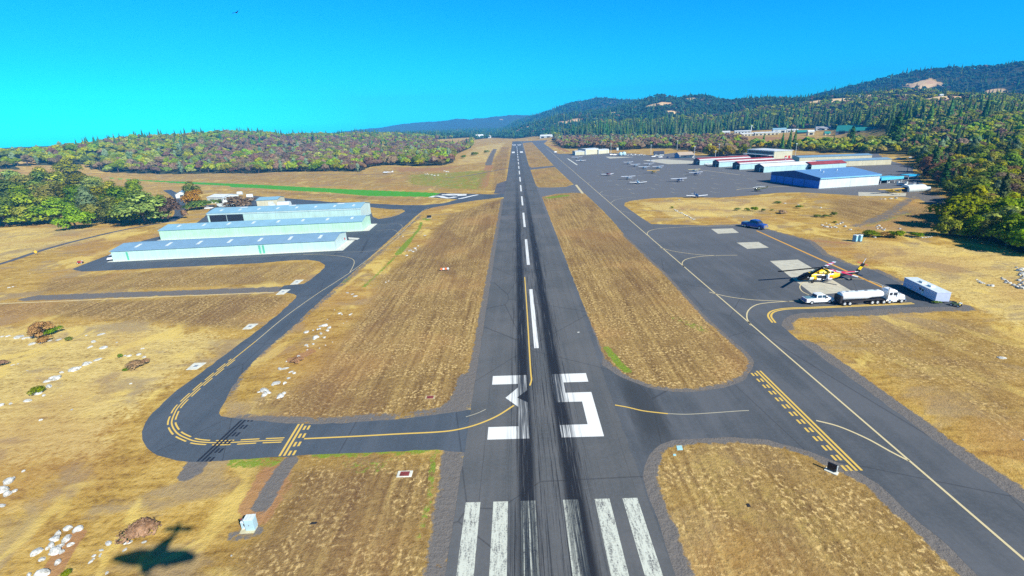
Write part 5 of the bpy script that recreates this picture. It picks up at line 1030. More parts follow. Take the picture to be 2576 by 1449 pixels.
def tanker(lb, p, rz):
    r = thing("tanker_truck", lb, "tanker truck", p, rz)
    b = MB(); b.loft([ellring(x, 0, 2.15+dz, w, h, 18, 0.85) for x, w, h, dz in ((-10.4, .55, .45, -.1), (-10.3, 1.05, .80, 0), (-10.0, 1.18, .92, 0), (-4.2, 1.18, .92, 0), (-3.4, 1.18, .80, .14), (-1.2, 1.15, .76, .18), (-.55, .95, .62, .15), (-.45, .45, .35, .15))]); part("tank", b, M_CARW, r)
    part("walkway", MB().box(-9.8, -.45, 3.04, -1.0, .45, 3.12), M_SKYL, r)
    for x in (-8.6, -6.4, -4.2, -2.0): part("hatch", MB().tube((x, 0, 3.08), (x, 0, 3.22), 0.3, 0.3, 10), M_STEEL, r)
    part("chassis", MB().box(-10.5, -.55, .75, 2.2, .55, 1.1), M_CHAS, r); part("rear_pump_cabinet", MB().box(-10.7, -1.1, .7, -10.2, 1.1, 2.4), M_CHAS, r); part("hose_tray", MB().box(-8.2, -1.12, .55, -5.2, -.7, 1.1), M_CHAS, r); part("mudguard", MB().box(-9.9, -1.16, 1.05, -8.4, 1.16, 1.2), M_CHAS, r)
    for x in (-9.6, -8.35, -3.1, -1.9, -0.4, 0.9):
        for y in (-1.0, 1.0): wheel(r, x, y, 0.52, 0.45)
    cab = MB(); cab.loft([[(x, -1.15, .85), (x, -1.15, zt-.25), (x, -.95, zt), (x, .95, zt), (x, 1.15, zt-.25), (x, 1.15, .85)] for x, zt in ((0.35, 3.05), (0.55, 3.35), (1.6, 3.45), (2.35, 3.1), (2.9, 2.15))], smooth=False); part("cab", cab, M_CARW, r)
    hd = MB(); hd.loft([[(x, -w, .75), (x, -w, zt-.2), (x, -w*.75, zt), (x, w*.75, zt), (x, w, zt-.2), (x, w, .75)] for x, w, zt in ((2.85, 1.0, 2.16), (3.9, .95, 2.05), (4.55, .85, 1.85), (4.7, .78, 1.65))], smooth=False); part("hood", hd, M_CARW, r)
    for s_ in (-1, 1):
        part("side_window", MB().box(1.55, s_*1.17-.015, 2.05, 2.4, s_*1.17+.015, 2.75), M_GLASS, r); part("side_window", MB().box(.62, s_*1.165-.015, 2.1, 1.25, s_*1.165+.015, 2.75), M_GLASS, r); part("fender", MB().box(3.2, s_*1.0-.18, .95, 4.45, s_*1.0+.18, 1.2), M_CARW, r); part("headlight", MB().box(4.5, s_*.95-.15, 1.1, 4.62, s_*.95+.15, 1.35), M_CHROME, r); part("exhaust_stack", MB().tube((.3, s_*1.0, 1), (.3, s_*1.0, 3.9), .09, .09, 8), M_CHROME, r); part("mirror", MB().box(2.5, s_*1.5-.08, 2.0, 2.6, s_*1.5+.08, 2.7), M_CARW, r); part("fuel_tank", MB().tube((.1, s_*.95, .75), (1.6, s_*.95, .75), .32, .32, 12), M_CHROME, r); part("step", MB().box(1.6, s_*1.1-.12, .5, 2.6, s_*1.1+.12, .85), M_CARW, r)
    part("windscreen", MB().add([(2.37, -.92, 3.0), (2.87, -.98, 2.22), (2.87, .98, 2.22), (2.37, .92, 3.0)], [(0, 1, 2, 3)]), M_GLASS, r); part("grille", MB().box(4.68, -.5, .8, 4.76, .5, 1.6), M_CHROME, r); part("bumper", MB().box(4.6, -1.1, .4, 4.95, 1.1, .8), M_CHROME, r)
    for y in (-1.0, 1.0): wheel(r, 3.8, y, 0.52, 0.35)
    return r
tanker("white tank lorry with a white bonneted tractor parked along the yellow line", G(2217, 760.5), rad(2.2))
a, b_, c_ = G(2351, 763), G(2270, 722.5), G(2381, 757.5); L_ = math.hypot(a[0]-b_[0], a[1]-b_[1]); rz = math.atan2(a[1]-b_[1], a[0]-b_[0]); d_ = 2.9
r = thing("office_trailer", "white box trailer with roof units behind the tanker's cab", "trailer", b_, rz)
M_TRL = paint("trailer_siding", (0.46, 0.53, 0.70), 0.45, var=0.05)
part("body", MB().box(0, 0, .45, L_, d_, 2.55), M_TRL, r); part("roof", MB().box(-.06, -.06, 2.56, L_+.06, d_+.06, 2.64), M_SKYL, r)
for x in (3.6, 6.6): part("roof_air_unit", MB().box(x, .9, 2.65, x+1.3, 2.0, 3.0, 0, .12), M_WHITE, r)
part("window", MB().box(L_*.50, -.03, 1.45, L_*.50+.7, -.005, 2.0), M_GLASS, r); part("door", MB().box(L_*.56+.2, -.03, .6, L_*.56+1.0, -.006, 2.15), M_WHITE, r); part("window", MB().box(L_*.56+.35, -.05, 1.4, L_*.56+.9, -.031, 1.95), M_GLASS, r); part("tow_bar", MB().tube((-1.4, d_/2, .5), (0, d_/2, .6), .07), M_CHAS, r); part("chassis", MB().box(.2, .2, .25, L_-.2, d_-.2, .44), M_CHAS, r)
for x in (L_*.48, L_*.62):
    for y in (0.15, d_-.15): o = part("wheel", MB().tube((x, y-.1, .36), (x, y+.1, .36), .36, .36, 12), M_RUB, r)
def quad_bike(lb, p, rz, col, cat="quad bike"):
    r = thing("quad_bike", lb, cat, p, rz); part("body", MB().box(-.8, -.3, .45, .8, .3, .85, 0, .1), col, r); part("seat", MB().box(-.7, -.2, .86, .1, .2, 1.02, 0, .05), M_BLKP, r); part("handlebar", MB().tube((.45, -.4, 1.15), (.45, .4, 1.15), .04), M_CHAS, r); part("rack", MB().box(.55, -.4, .9, 1.0, .4, .98), M_WHITE, r)
    for x in (-.6, .65):
        for y in (-.5, .5): wheel(r, x, y, .3, .25)
quad_bike("dark quad bike with a yellow top beside the office trailer", G(2403, 770), rad(-60), paint("yellow_plastic", (0.6, 0.5, 0.12), 0.5)); quad_bike("small red and white buggy at the apron edge beside the first hangar", G(202, 663), rad(20), M_REDS, "buggy")
def car(lb, p, rz, col, s=1.0, grp=None, name="car", cat="car"):
    r = thing(name, lb, cat, p, rz, grp); r.scale = (s, s, s)
    part("body", MB().loft(prof_body([(-2.25, .80, .45, .85, .72), (-2.1, .88, .32, .98, .80), (-.9, .9, .28, 1.0, .84), (1.0, .9, .28, .98, .82), (1.9, .86, .32, .86, .74), (2.2, .76, .42, .72, .64)]), smooth=False), col, r)
    part("cabin", MB().loft([[(x, -w0, .95), (x, -w1, z), (x, w1, z), (x, w0, .95)] for x, w0, w1, z in ((-1.75, .80, .74, .98), (-1.1, .82, .66, 1.42), (.1, .82, .66, 1.46), (.5, .82, .66, 1.38), (1.2, .80, .76, .98))], smooth=False), M_GLASS, r); part("roof", MB().box(-1.15, -.64, 1.44, .4, .64, 1.49), col, r)
    for x in (-1.35, 1.35):
        for y in (-.8, .8): wheel(r, x, y, .32, .2)
    return r
car("white car parked at the left end of the nearest hangar", G(283.5, 652), rad(-70), M_CARW, 1.15); car("white car parked by the grass behind the tallest hangar", G(526, 525.5), rad(10), M_CARW, 1.1)
car("white car, left one of two before the dark roofed house", G(1643.5, 395), rad(5), M_CARW, 1.2, "white cars by the dark roofed house"); car("white car, right one of two before the dark roofed house", G(1661, 396.5), rad(5), M_CARW, 1.2, "white cars by the dark roofed house")
car("white car on the road behind the cream hangars", G(2260, 401), rad(100), M_CARW, 1.1); car("dark blue car beside the clubhouse porch", G(1680, 397), rad(60), paint("dark_blue_car_paint", (0.05, 0.09, 0.2), 0.3), 1.1); car("pale grey car on the gravel behind the white tarpaulin", G(2300, 466), rad(20), M_RIM, 1.2); car("silver car near the fuel canopy", G(2268, 467), rad(-15), M_RIM, 1.1)
for i, (px, py) in enumerate(((1538, 390), (1547, 390.5), (1397, 383.5))): car(("white car beside the right box hangar", "pale car next to the white-boxed mast", "white car on the dirt left of the box hangars")[i], G(px, py), rad(15), M_CARW, 1.2)
# --- light aircraft (nose toward +x)
def plane(lb, p, rz, high=True, col=None, col2=None, span=10.6, length=8.2, name="light_aircraft", grp="light aircraft tied down on the ramp", cat="aircraft", taper=0.15, z=0.0, tail=False, nose_w=.55, fh=2.75):
    col = col or M_CARW; col2 = col2 or col; r = thing(name, lb, cat, (p[0], p[1], z), rz, grp); k = length/8.2
    b = MB(); b.loft([ellring(x*k, 0, cz, ry, rz_, 12) for x, cz, ry, rz_ in ((2.75, 1.25, .10, .10), (2.6, 1.25, .40, .42), (1.7, 1.28, nose_w, .55), (.9, 1.42, nose_w*1.05, .68), (-.6, 1.42, nose_w*1.02, .66), (-2.0, 1.32, .38, .42), (-4.2, 1.32, .16, .2), (-5.3, 1.36, .06, .12))]); part("fuselage", b, col2, r)
    zw = 2.12 if high else 0.95; dih = 0.02 if high else 0.075; hs = span/2
    for s_ in (-1, 1):
        w = MB(); pts = []
        for t, ch in ((0.0, 2.2), (0.55, 2.15), (0.92, 2.15*(1-taper)), (1.0, 1.7*(1-taper))):
            y = s_*(0.25+(hs-.25)*t); zz = zw+abs(y)*dih; x0 = .95-(1.5-ch)*0.3
            pts.append([(x0, y, zz), (x0-.3, y, zz+.20), (x0-ch*.55, y, zz+.17), (x0-ch, y, zz+.02), (x0-ch*.55, y, zz-.08), (x0-.3, y, zz-.10)])
        w.loft(pts if s_ > 0 else pts[::-1], smooth=False); part("wing", w, col, r)
        if high: part("strut", MB().tube((.35, s_*.55, 1.0), (.35, s_*hs*.5, zw-.05+hs*.5*dih), .05, .05, 5), col, r)
        part("tailplane", MB().box(-5.25*k, min(0.05*s_, 1.6*s_), 1.40, -4.35*k, max(0.05*s_, 1.6*s_), 1.47), col, r); part("wheel", MB().tube((.25, s_*1.05-.09, .28), (.25, s_*1.05+.09, .28), .28, .28, 10), M_RUB, r); part("gear_leg", MB().tube((.3, s_*.45, .95), (.25, s_*1.02, .3), .05, .04, 5), col, r)
    f_ = MB(); f_.add([(x*k, y, z_) for y in (-.05, .05) for x, z_ in ((-3.7, 1.5), (-5.2, 1.42), (-5.55, fh), (-4.9, fh+.03))], [(0, 1, 2, 3), (7, 6, 5, 4), (0, 4, 5, 1), (1, 5, 6, 2), (2, 6, 7, 3), (3, 7, 4, 0)]); part("fin", f_, col2, r)
    if high: cb = MB(); cb.loft([[(x, -.5, 1.6), (x, -.46, zt), (x, .46, zt), (x, .5, 1.6)] for x, zt in ((1.55*k, 1.62), (.95, 2.10), (-.6, 2.12), (-1.5*k, 1.66))], smooth=False); part("canopy", cb, M_GLASS, r)
    else: cb = MB(); cb.loft([ellring(x, 0, 1.75, w_, h_, 10) for x, w_, h_ in ((1.25, .25, .12), (.7, .46, .42), (-.2, .48, .5), (-1.0, .42, .36), (-1.8, .2, .1))]); part("canopy", cb, M_GLASS, r)
    part("propeller", MB().box(2.80*k, -.07, .30, 2.86*k, .07, 2.2), M_BLKP, r); part("spinner", MB().tube((2.7*k, 0, 1.25), (3.05*k, 0, 1.25), .18, .03, 8), col2, r)
    part("tail_wheel" if tail else "nose_wheel", MB().tube(((-5.0*k if tail else 2.0*k), -.07, .25), ((-5.0*k if tail else 2.0*k), .07, .25), .25 if not tail else .15, None, 10), M_RUB, r); return r
M_YEL = paint("yellow_aircraft_paint", (0.80, 0.50, 0.03), 0.4, var=0.06); M_REDA = paint("red_aircraft_paint", (0.55, 0.04, 0.05), 0.4); M_PBL = paint("pale_blue_aircraft_paint", (0.45, 0.68, 0.80), 0.35); M_DBL = paint("dark_blue_aircraft_paint", (0.05, 0.12, 0.30), 0.35)
up = rad(90)
P_ = [(1580.4, 413, 1, "white high wing aircraft at the far left of the close group of five", None, M_CARW, 100, 10.6), (1598, 419, 1, "white high wing aircraft second from left in the close group, cream tail", None, M_PBL, 92, 9.6), (1632, 416.5, 1, "white high wing aircraft farthest back in the close group, before the pale concrete", None, None, 88, 10.4), (1620, 425, 1, "white high wing aircraft with pale blue tail behind the yellow one", None, M_PBL, 96, 11), (1655, 424.5, 1, "white high wing aircraft with tilted wing right of the pale blue tailed one", None, M_PBL, 102, 11.4),
      (1643, 435.5, 1, "yellow high wing aircraft in the middle of the ramp", M_YEL, M_YEL, 92, 11), (1528, 441.5, 0, "white low wing aircraft with a red body at the left of the ramp", None, M_REDA, 104, 11), (1580, 451, 1, "white high wing aircraft alone left of centre with a long wing", None, None, 98, 11.4), (1605, 462.5, 0, "white low wing aircraft nearest the taxiway, facing the camera", None, M_PBL, -96, 12), (1707, 457, 1, "white high wing aircraft alone right of centre with a blue shadowed tail", None, M_DBL, 96, 12), (1750, 440.5, 1, "white high wing aircraft with dark body in front of the yellow trimmed one", None, M_DBL, 98, 11.4), (1746, 433, 1, "cream and yellow winged aircraft just behind the white one near the red roofs", paint("cream_aircraft_paint", (0.70, 0.62, 0.28), 0.4), M_CARW, 96, 10.5),
      (1752, 497, 0, "white low wing aircraft with blue body at the ramp's grassy edge", None, M_DBL, -95, 11.6), (1779, 416, 0, "white low wing aircraft with red stripe beside the farthest red roof", None, M_CARW, 170, 9), (1451.5, 399.5, 1, "white high wing aircraft nearest the box hangars", None, None, 93, 14), (1461, 406.5, 0, "white low wing aircraft beside the short white bar marking", None, M_PBL, -85, 12), (1637, 407, 0, "small white low wing aircraft at the corner of the pale concrete", None, None, 80, 8)]
for px, py, hi, lb, c1, c2, hd, sp in P_: plane(lb, G(px, py), rad(hd), bool(hi), c1, c2, sp)
plane("big yellow agricultural aircraft on the concrete strip at the ramp's right end", G(2240, 486.5), rad(96), True, M_YEL, M_YEL, 14.6, 9.4, "yellow_aircraft", None, taper=0.05, tail=True, nose_w=.7)
plane("white jet-like aircraft parked in the grass by the russet trees", G(972, 436.5), rad(172), False, M_CARW, M_CARW, 10, 12, "parked_aircraft", None)
# the aircraft that carries the camera: seen only by its shadow, nose away from the runway
sp_ = G(395, 1403); zp = H+2.6; pl = plane("low wing aircraft overhead that casts the cross-shaped shadow on the grass", (sp_[0]-SUNV.x*zp/-SUNV.z, sp_[1]-SUNV.y*zp/-SUNV.z), rad(-92), False, M_CARW, M_CARW, 9.0, 5.9, "flying_aircraft", None, taper=0.5, z=zp-1.0, nose_w=.95, fh=2.1)
# --- helicopters
def helicopter():
    x, y = G(2083, 707); r = thing("helicopter", "yellow, white and black firefighting helicopter with red striped rotor blades", "helicopter", (x, y, 0), rad(180))   # nose along local +x = world -x
    Ybl, Wh, Bk, Rd = paint("heli_yellow", (0.78, 0.52, 0.01), 0.3, var=0.04), M_CARW, M_BLKP, paint("heli_red", (0.62, 0.02, 0.07), 0.35); Or = paint("heli_orange", (0.75, 0.17, 0.01), 0.35)
    ms = [Ybl, Wh, Bk, Rd, Or]; Bl = paint('blade_black', (0.006, 0.007, 0.009), 0.9, spec=0.03); mb_ = [Ybl, Wh, Bl, Rd, Or]
    st = [(8.3, 1.05, .12, .14), (8.0, 1.1, .55, .45), (7.0, 1.3, .92, .75), (6.2, 1.5, 1.05, .98), (5.6, 1.6, 1.12, 1.08), (4.6, 1.62, 1.16, 1.12), (3.6, 1.62, 1.16, 1.12), (2.6, 1.62, 1.16, 1.12), (1.6, 1.62, 1.16, 1.12), (.6, 1.62, 1.15, 1.12), (-.4, 1.65, 1.1, 1.08), (-1.4, 1.75, .95, .95), (-2.4, 1.85, .72, .72), (-4.5, 2.0, .48, .48), (-6.6, 2.15, .34, .36), (-7.4, 2.2, .26, .3)]
    n = 16
    def mt(k, i):      # ring index k from nose; i: 0 = +y side, 4 = top, 8 = -y side, 12 = belly
        top = 2 <= i <= 5; low = i >= 9 or i == 15
        if k < 3: return 2
        if k == 3: return 2 if top or low else 1
        if k == 4: return 0 if not low else 1
        if k in (5,): return 0
        if k in (6, 7): return 1 if (i in (0, 6, 7)) else (2 if i in (8, 9, 15, 14) else 0)
        if k == 8: return 1 if i in (7, 8, 0, 15) else (4 if low else 0)
        if k == 9: return 4 if i in (8, 9, 15, 14) else (1 if i in (6, 7, 1) else 0)
        if k == 10: return 0
        if k == 11: return 3 if top else 0
        if k == 12: return 3 if top else 2
        if k == 13: return 3 if top else 2
        return 2 if not top else 1
    part("fuselage", MB().loft([ellring(a, 0, b_, c, d, n, 0.85) for a, b_, c, d in st], mats=mt), ms, r)
    eng = MB(); eng.loft([ellring(a, 0, b_, c, d, 14) for a, b_, c, d in ((4.4, 2.75, .3, .15), (4.0, 2.9, .75, .35), (2.6, 3.0, .98, .45), (.8, 3.0, .98, .45), (-.8, 2.85, .7, .38), (-2.0, 2.6, .3, .2))], mats=lambda k, i: 1 if k in (0, 3) else (3 if k == 4 else 0)); part("engine_cowling", eng, ms, r)
    for s_ in (-1, 1):
        part("engine_pod", MB().tube((3.4, s_*.85, 2.75), (.4, s_*.95, 2.75), .38, .32, 12), Ybl, r); part("exhaust", MB().tube((.4, s_*.95, 2.75), (-.3, s_*1.15, 2.8), .30, .26, 10), Bk, r)
        part("roundel", MB().tube((2.4, s_*1.24, 2.75), (2.4, s_*1.27, 2.75), .22, .22, 12), Bk, r); part("cabin_window", MB().box(2.7, s_*1.17-.02, 1.5, 4.0, s_*1.17+.02, 2.1), M_GLASS, r); part("cockpit_window", MB().box(5.3, s_*1.14-.02, 1.6, 6.0, s_*1.10+.02, 2.2), M_GLASS, r)
        part("wheel", MB().tube((4.9, s_*1.25-.12, .32), (4.9, s_*1.25+.12, .32), .32, .32, 12), M_RUB, r); part("gear_leg", MB().tube((4.3, s_*1.05, 1.0), (4.9, s_*1.2, .35), .08, .07, 6), Bk, r); part("stabilator", MB().box(-7.6, min(.1*s_, 1.9*s_), 1.75, -6.8, max(.1*s_, 1.9*s_), 1.83), Bk, r)
    part("windscreen", MB().add([(7.05, -.8, 1.55), (6.25, -.85, 2.3), (6.25, .85, 2.3), (7.05, .8, 1.55)], [(3, 2, 1, 0)]), M_GLASS, r); part("tail_wheel", MB().tube((-6.0, -.08, .25), (-6.0, .08, .25), .25, .25, 10), M_RUB, r); part("tail_leg", MB().tube((-5.6, 0, 1.9), (-6.0, 0, .3), .06, .05, 6), Bk, r)
    part("belly_tank", MB().box(-.3, -.9, .42, 4.2, .9, .75, 0, .15), Bk, r)
    part('cabin_doorway', MB().box(1.4, 1.165, 1.0, 2.7, 1.2, 1.95), Bk, r)
    for x, s_ in ((1.7, 1), (3.3, 1), (.4, 1)): part("white_panel", MB().box(x-.6, 1.165*s_, .85, x+.5, 1.19*s_, 1.25), Wh, r)
    f_ = MB(); pr = [(-6.7, 2.35), (-7.5, 1.9), (-8.9, 4.5), (-8.1, 4.65)]
    for i in range(3):
        t0, t1 = i/3, (i+1)/3; q0 = [pr[0][k]+(pr[3][k]-pr[0][k])*t0 for k in (0, 1)]; q1 = [pr[0][k]+(pr[3][k]-pr[0][k])*t1 for k in (0, 1)]; q2 = [pr[1][k]+(pr[2][k]-pr[1][k])*t1 for k in (0, 1)]; q3 = [pr[1][k]+(pr[2][k]-pr[1][k])*t0 for k in (0, 1)]
        f_.add([(a, y_, b_) for y_ in (-.12, .12) for a, b_ in (q0, q1, q2, q3)], [(0, 1, 2, 3), (7, 6, 5, 4), (0, 4, 5, 1), (1, 5, 6, 2), (2, 6, 7, 3), (3, 7, 4, 0)], (2, 0, 2)[i])
    part("fin", f_, ms, r)
    for k in range(4): a = rad(20+90*k); part("tail_rotor_blade", MB().tube((-8.5, -.3, 4.4), (-8.5+1.6*math.cos(a), -.3, 4.4+1.6*math.sin(a)), .09, .07, 5), Wh if k % 2 else Rd, r)
    hub = Vector((2.0, 0, 3.85)); part("rotor_mast", MB().tube((2.0, 0, 3.3), (2.0, 0, 3.95), .28, .2, 10), Bk, r); part("rotor_hub", MB().tube((2.0, 0, 3.75), (2.0, 0, 4.05), .55, .4, 12), Bk, r)
    tips = [((1951, 684), 3.3, (2, 2, 2, 2, 2, 2)), ((2158, 697), 3.0, (2, 3, 1, 3, 3, 1)), ((2100, 658.5), 3.6, (2, 1, 3, 1, 3, 1)), ((1993, 716), 2.6, (2, 2, 2, 2, 2, 2))]
    for (tp, tz, cs) in tips:
        gx_, gy_ = G(*tp, tz); loc = Vector((-(gx_-r.location.x), -(gy_-r.location.y), tz)); d = loc-hub; L_ = min(max(d.length, 6.5), 12.0); d.normalize(); sd = d.cross(Vector((0, 0, 1))).normalized()
        bl = MB()
        for i, c in enumerate(cs):
            p0, p1 = hub+d*(.6+(L_-.6)*i/6), hub+d*(.6+(L_-.6)*(i+1)/6); w_ = .36
            bl.add([p0-sd*w_, p1-sd*w_, p1+sd*w_, p0+sd*w_]+[v+Vector((0, 0, .07)) for v in (p0-sd*w_, p1-sd*w_, p1+sd*w_, p0+sd*w_)], [(3, 2, 1, 0), (4, 5, 6, 7), (0, 1, 5, 4), (2, 3, 7, 6), (1, 2, 6, 5), (3, 0, 4, 7)], c)
        part("rotor_blade", bl, mb_, r)
helicopter()
x, y = G(1908, 482); r = thing("helicopter", "small dark olive helicopter parked near the ramp's grassy edge", "helicopter", (x, y, 0), rad(178)); M_OLV = paint("olive_paint", (0.055, 0.070, 0.028), 0.5, var=0.4, scale=1.2)
part("fuselage", MB().loft([ellring(a, 0, b_, c, d, 12) for a, b_, c, d in ((2.6, 1.2, .1, .1), (2.3, 1.2, .6, .6), (1.2, 1.4, .8, .85), (-.3, 1.5, .7, .8), (-1.0, 1.7, .35, .4), (-4.6, 1.95, .12, .15))]), M_OLV, r); part("fin", MB().add([(a, y_, b_) for y_ in (-.05, .05) for a, b_ in ((-4.0, 1.9), (-4.7, 1.8), (-5.2, 3.3), (-4.7, 3.3))], [(0, 1, 2, 3), (7, 6, 5, 4), (0, 4, 5, 1), (1, 5, 6, 2), (2, 6, 7, 3), (3, 7, 4, 0)]), M_OLV, r); part("windscreen", MB().loft([ellring(a, 0, b_, c, d, 10) for a, b_, c, d in ((2.5, 1.35, .35, .3), (1.9, 1.6, .66, .55), (1.3, 1.75, .7, .52))]), M_GLASS, r); part("rotor_mast", MB().tube((0, 0, 2.2), (0, 0, 2.9), .15), M_BLKP, r)
for a in (25, 205): part("rotor_blade", MB().tube((0, 0, 2.9), (5*math.cos(rad(a)), 5*math.sin(rad(a)), 2.75), .12, .1, 4), M_SKYL, r)
for s_ in (-1, 1): part("skid", MB().tube((-1.3, s_*.9, .1), (2.0, s_*.9, .1), .06), M_BLKP, r); part("skid_strut", MB().tube((.8, s_*.5, .8), (.8, s_*.9, .1), .05), M_BLKP, r); part("skid_strut", MB().tube((-.6, s_*.5, .8), (-.6, s_*.9, .1), .05), M_BLKP, r)
# bird in the sky
d = ray(595, 32); q_ = Vector((CAMX+d[0]/FPX*70, d[1]/FPX*70, H+d[2]/FPX*70)); b = MB(); b.loft([ellring(x_, 0, 0, r_, r_, 6) for x_, r_ in ((-.28, .02), (-.1, .07), (.12, .06), (.25, .015))])
for s_ in (-1, 1): b.add([(.1, 0, 0), (-.1, 0, 0), (-.12, s_*.35, .12), (.05, s_*.38, .14), (-.1, s_*.75, .02)], [(0, 1, 2, 3), (3, 2, 4)]); b.add([(.1, 0, .02), (-.1, 0, .02), (-.12, s_*.35, .14), (.05, s_*.38, .16), (-.1, s_*.75, .03)], [(3, 2, 1, 0), (4, 2, 3)])
o = b.build("bird", M_BLKP, None, q_, rad(-30)); o.rotation_euler = (0.5, 0.3, rad(-30)); tag(o, "tiny dark bird gliding in the blue sky at upper left", "bird")
# ---------------------------------------------------------------- oaks by the left hangars and single trees
def tree_at(kind, px, base, top, lb, group=None, wide=1.15, lv='hi', var=None, cat='tree', parts=True):
    x, y, z = hit(px, base); d = float(np.array([x-CAMX, y, z-H])@FW); R_ = math.hypot(x-CAMX, y); sn = (H-z)/math.hypot(R_, H-z); cs = math.sqrt(1-sn*sn); w_ = 0.55*wide if cat == 'tree' else 0.85*wide; h = (base-top)/FPX*d/(cs+w_*sn); ba = w_*h*0.5*sn/cs if False else 0
    return plant(kind, x, y, z, max(h, .3), lb, group, parts, lv, random.randrange(4) if var is None else var, wide, cat)
SPEC['xl'] = (3400, 0.028)
WL = "big oaks left of the hangars"
near_oaks = [(-30, 566, 470), (18, 569, 478), (62, 566, 470), (108, 563, 478), (150, 561, 482), (268, 560, 480), (302, 559, 488), (336, 560, 486),
             (-15, 535, 440), (35, 537, 445), (85, 533, 442), (132, 534, 450), (180, 532, 446), (222, 530, 452), (262, 532, 452), (300, 532, 462), (345, 533, 470), (395, 535, 480),
             (5, 503, 421), (60, 505, 425), (110, 500, 424), (158, 500, 426), (205, 500, 425), (250, 500, 432), (285, 502, 450), (120, 478, 415), (40, 480, 416)]
for px, b_, t_ in near_oaks: tree_at('oak', px, b_, t_, "large olive green oak massed in the grove left of the hangars", WL, random.uniform(1.05, 1.3), 'xl')
tree_at('oak', 194, 576, 506, "small bushy oak standing forward of the grove in the dry grass", None, 1.15, 'xl', 1); tree_at('oak', 371, 562, 468, "spreading oak at the right end of the grove with a visible trunk", None, 1.5, 'xl', 2)
tree_at('grey_pine', 233, 556, 464, "pale grey-green pine inside the oak grove", None, 1.25, 'xl', 0); tree_at('bare_oak', 424, 556, 478, "olive-brown half-bare oak at the grove's right edge by the road", None, 0.95, 'xl', 1); tree_at('bare_oak', 150, 500, 438, "brown crowned oak at the back of the grove", None, 1.2, 'xl', 2)
tree_at('oak', 337, 500, 444, "tall olive oak rising alone behind the grove", None, 0.95, 'xl', 3); tree_at('oak', 180, 448, 392, "golden green oak standing taller than the wooded bank", None, 1.1, 'hi', 0)
tree_at('oak', 486, 500, 452, "olive oak behind the orange tree", None, 0.9, 'hi', 2); tree_at('orange_tree', 490, 520, 466, "orange autumn tree by the large shed", None, 1.0, 'xl', 0)
tree_at('shrub', 500, 527, 496, "wide dark green bush under the orange tree", None, 2.3, 'hi', 1, 'shrub'); tree_at('bare_oak', 601, 526, 482, "wide brown bare-limbed tree behind the tallest left hangar", None, 2.1, 'xl', 3); tree_at('dry_shrub', 466, 549, 523, "pinkish bare sapling beside the access road", None, 0.7, 'hi', 1, 'shrub')
# --- shrubs
def shrub(px, b_, t_, lb, kind='shrub', wide=1.3, grp=None, lv='hi'): return tree_at(kind, px, b_, t_, lb, grp, wide, lv, None, 'shrub')
tree_at('orange_tree', 112, 846, 790, "golden brown small tree beside the pale rocks", None, 1.0, 'xl', 2); shrub(131, 842, 814, "dark olive bush tucked behind the golden brown tree", wide=1.2)
shrub(172, 857, 843, "grey-green round bush in the straw grass", 'shrub', 1.5); shrub(303, 899, 885, "small bright green bush near the boulder line", wide=0.9); shrub(345, 925, 898, "purplish dry shrub by the boulders", 'dry_shrub', 1.7); shrub(369, 915, 893, "grey bush touching the purplish shrub", 'dry_shrub', 1.0); shrub(316, 932, 922, "low green bush left of the purplish shrub", wide=1.8); shrub(112, 862, 838, "bare pinkish twigs among the pale rocks", 'dry_shrub', 1.6)
shrub(97, 988, 960, "bright green bush among white rocks at the left", wide=1.3); shrub(358, 1345, 1262, "large reddish brown dry shrub above the aircraft's shadow", 'dry_shrub', 1.25); shrub(168, 1449, 1424, "small green bush at the bottom of the rock pile", wide=0.9); shrub(8, 920, 898, "brown twiggy shrub at the left edge", 'dry_shrub', 1.2)
shrub(748, 912, 893, "rust brown brush in the ditch beside the left taxiway", 'dry_shrub', 2.2)
GB = "small green bushes on the grass below the ramp"
for px, b_, t_, w_, lb in ((1853, 530, 520, 1.3, "small green bush at the left end of its row"), (1880, 531, 520, 1.0, "narrow green bush second in its row"), (1897, 532, 516, 1.0, "tallest dark green bush in its row"), (1920, 532, 522, 1.0, "thin olive bush right of the tallest one"), (1941, 530, 525, 1.5, "tiny low green bush at the right end of its row")): shrub(px, b_, t_, lb, 'shrub', w_, GB)
shrub(1972, 538, 524, "spread of dry olive brush in the golden grass", 'dry_shrub', 2.0); shrub(1957, 511, 503, "olive brush beside a white rock below the ramp", 'shrub', 2.4); shrub(2007, 524, 513, "ragged bush with pale stones below the ramp", 'shrub', 1.3); shrub(2055, 546, 536, "green brush at the start of the gravel track", 'shrub', 1.8); shrub(2074, 547, 537, "blue-green low bush beside the gravel track", 'shrub', 1.5); shrub(2097, 545, 530, "bright green upright bush by the gravel track", 'shrub', 0.9); shrub(2100, 561, 554, "green weed clump on top of the rock pile", 'shrub', 1.3)
shrub(2190, 594, 570, "dark tangled brush behind the portable toilets", 'shrub', 1.9); shrub(2222, 596, 574, "dark thicket beside the rocks", 'dry_shrub', 1.6); shrub(2255, 598, 573, "olive-brown rounded thicket below the dry slope", 'shrub', 1.7); shrub(2300, 596, 578, "shaded low thicket next to the dark round oaks", 'shrub', 2.0); shrub(1690, 524, 518, "low brush at the ditch's near end", 'shrub', 1.5)
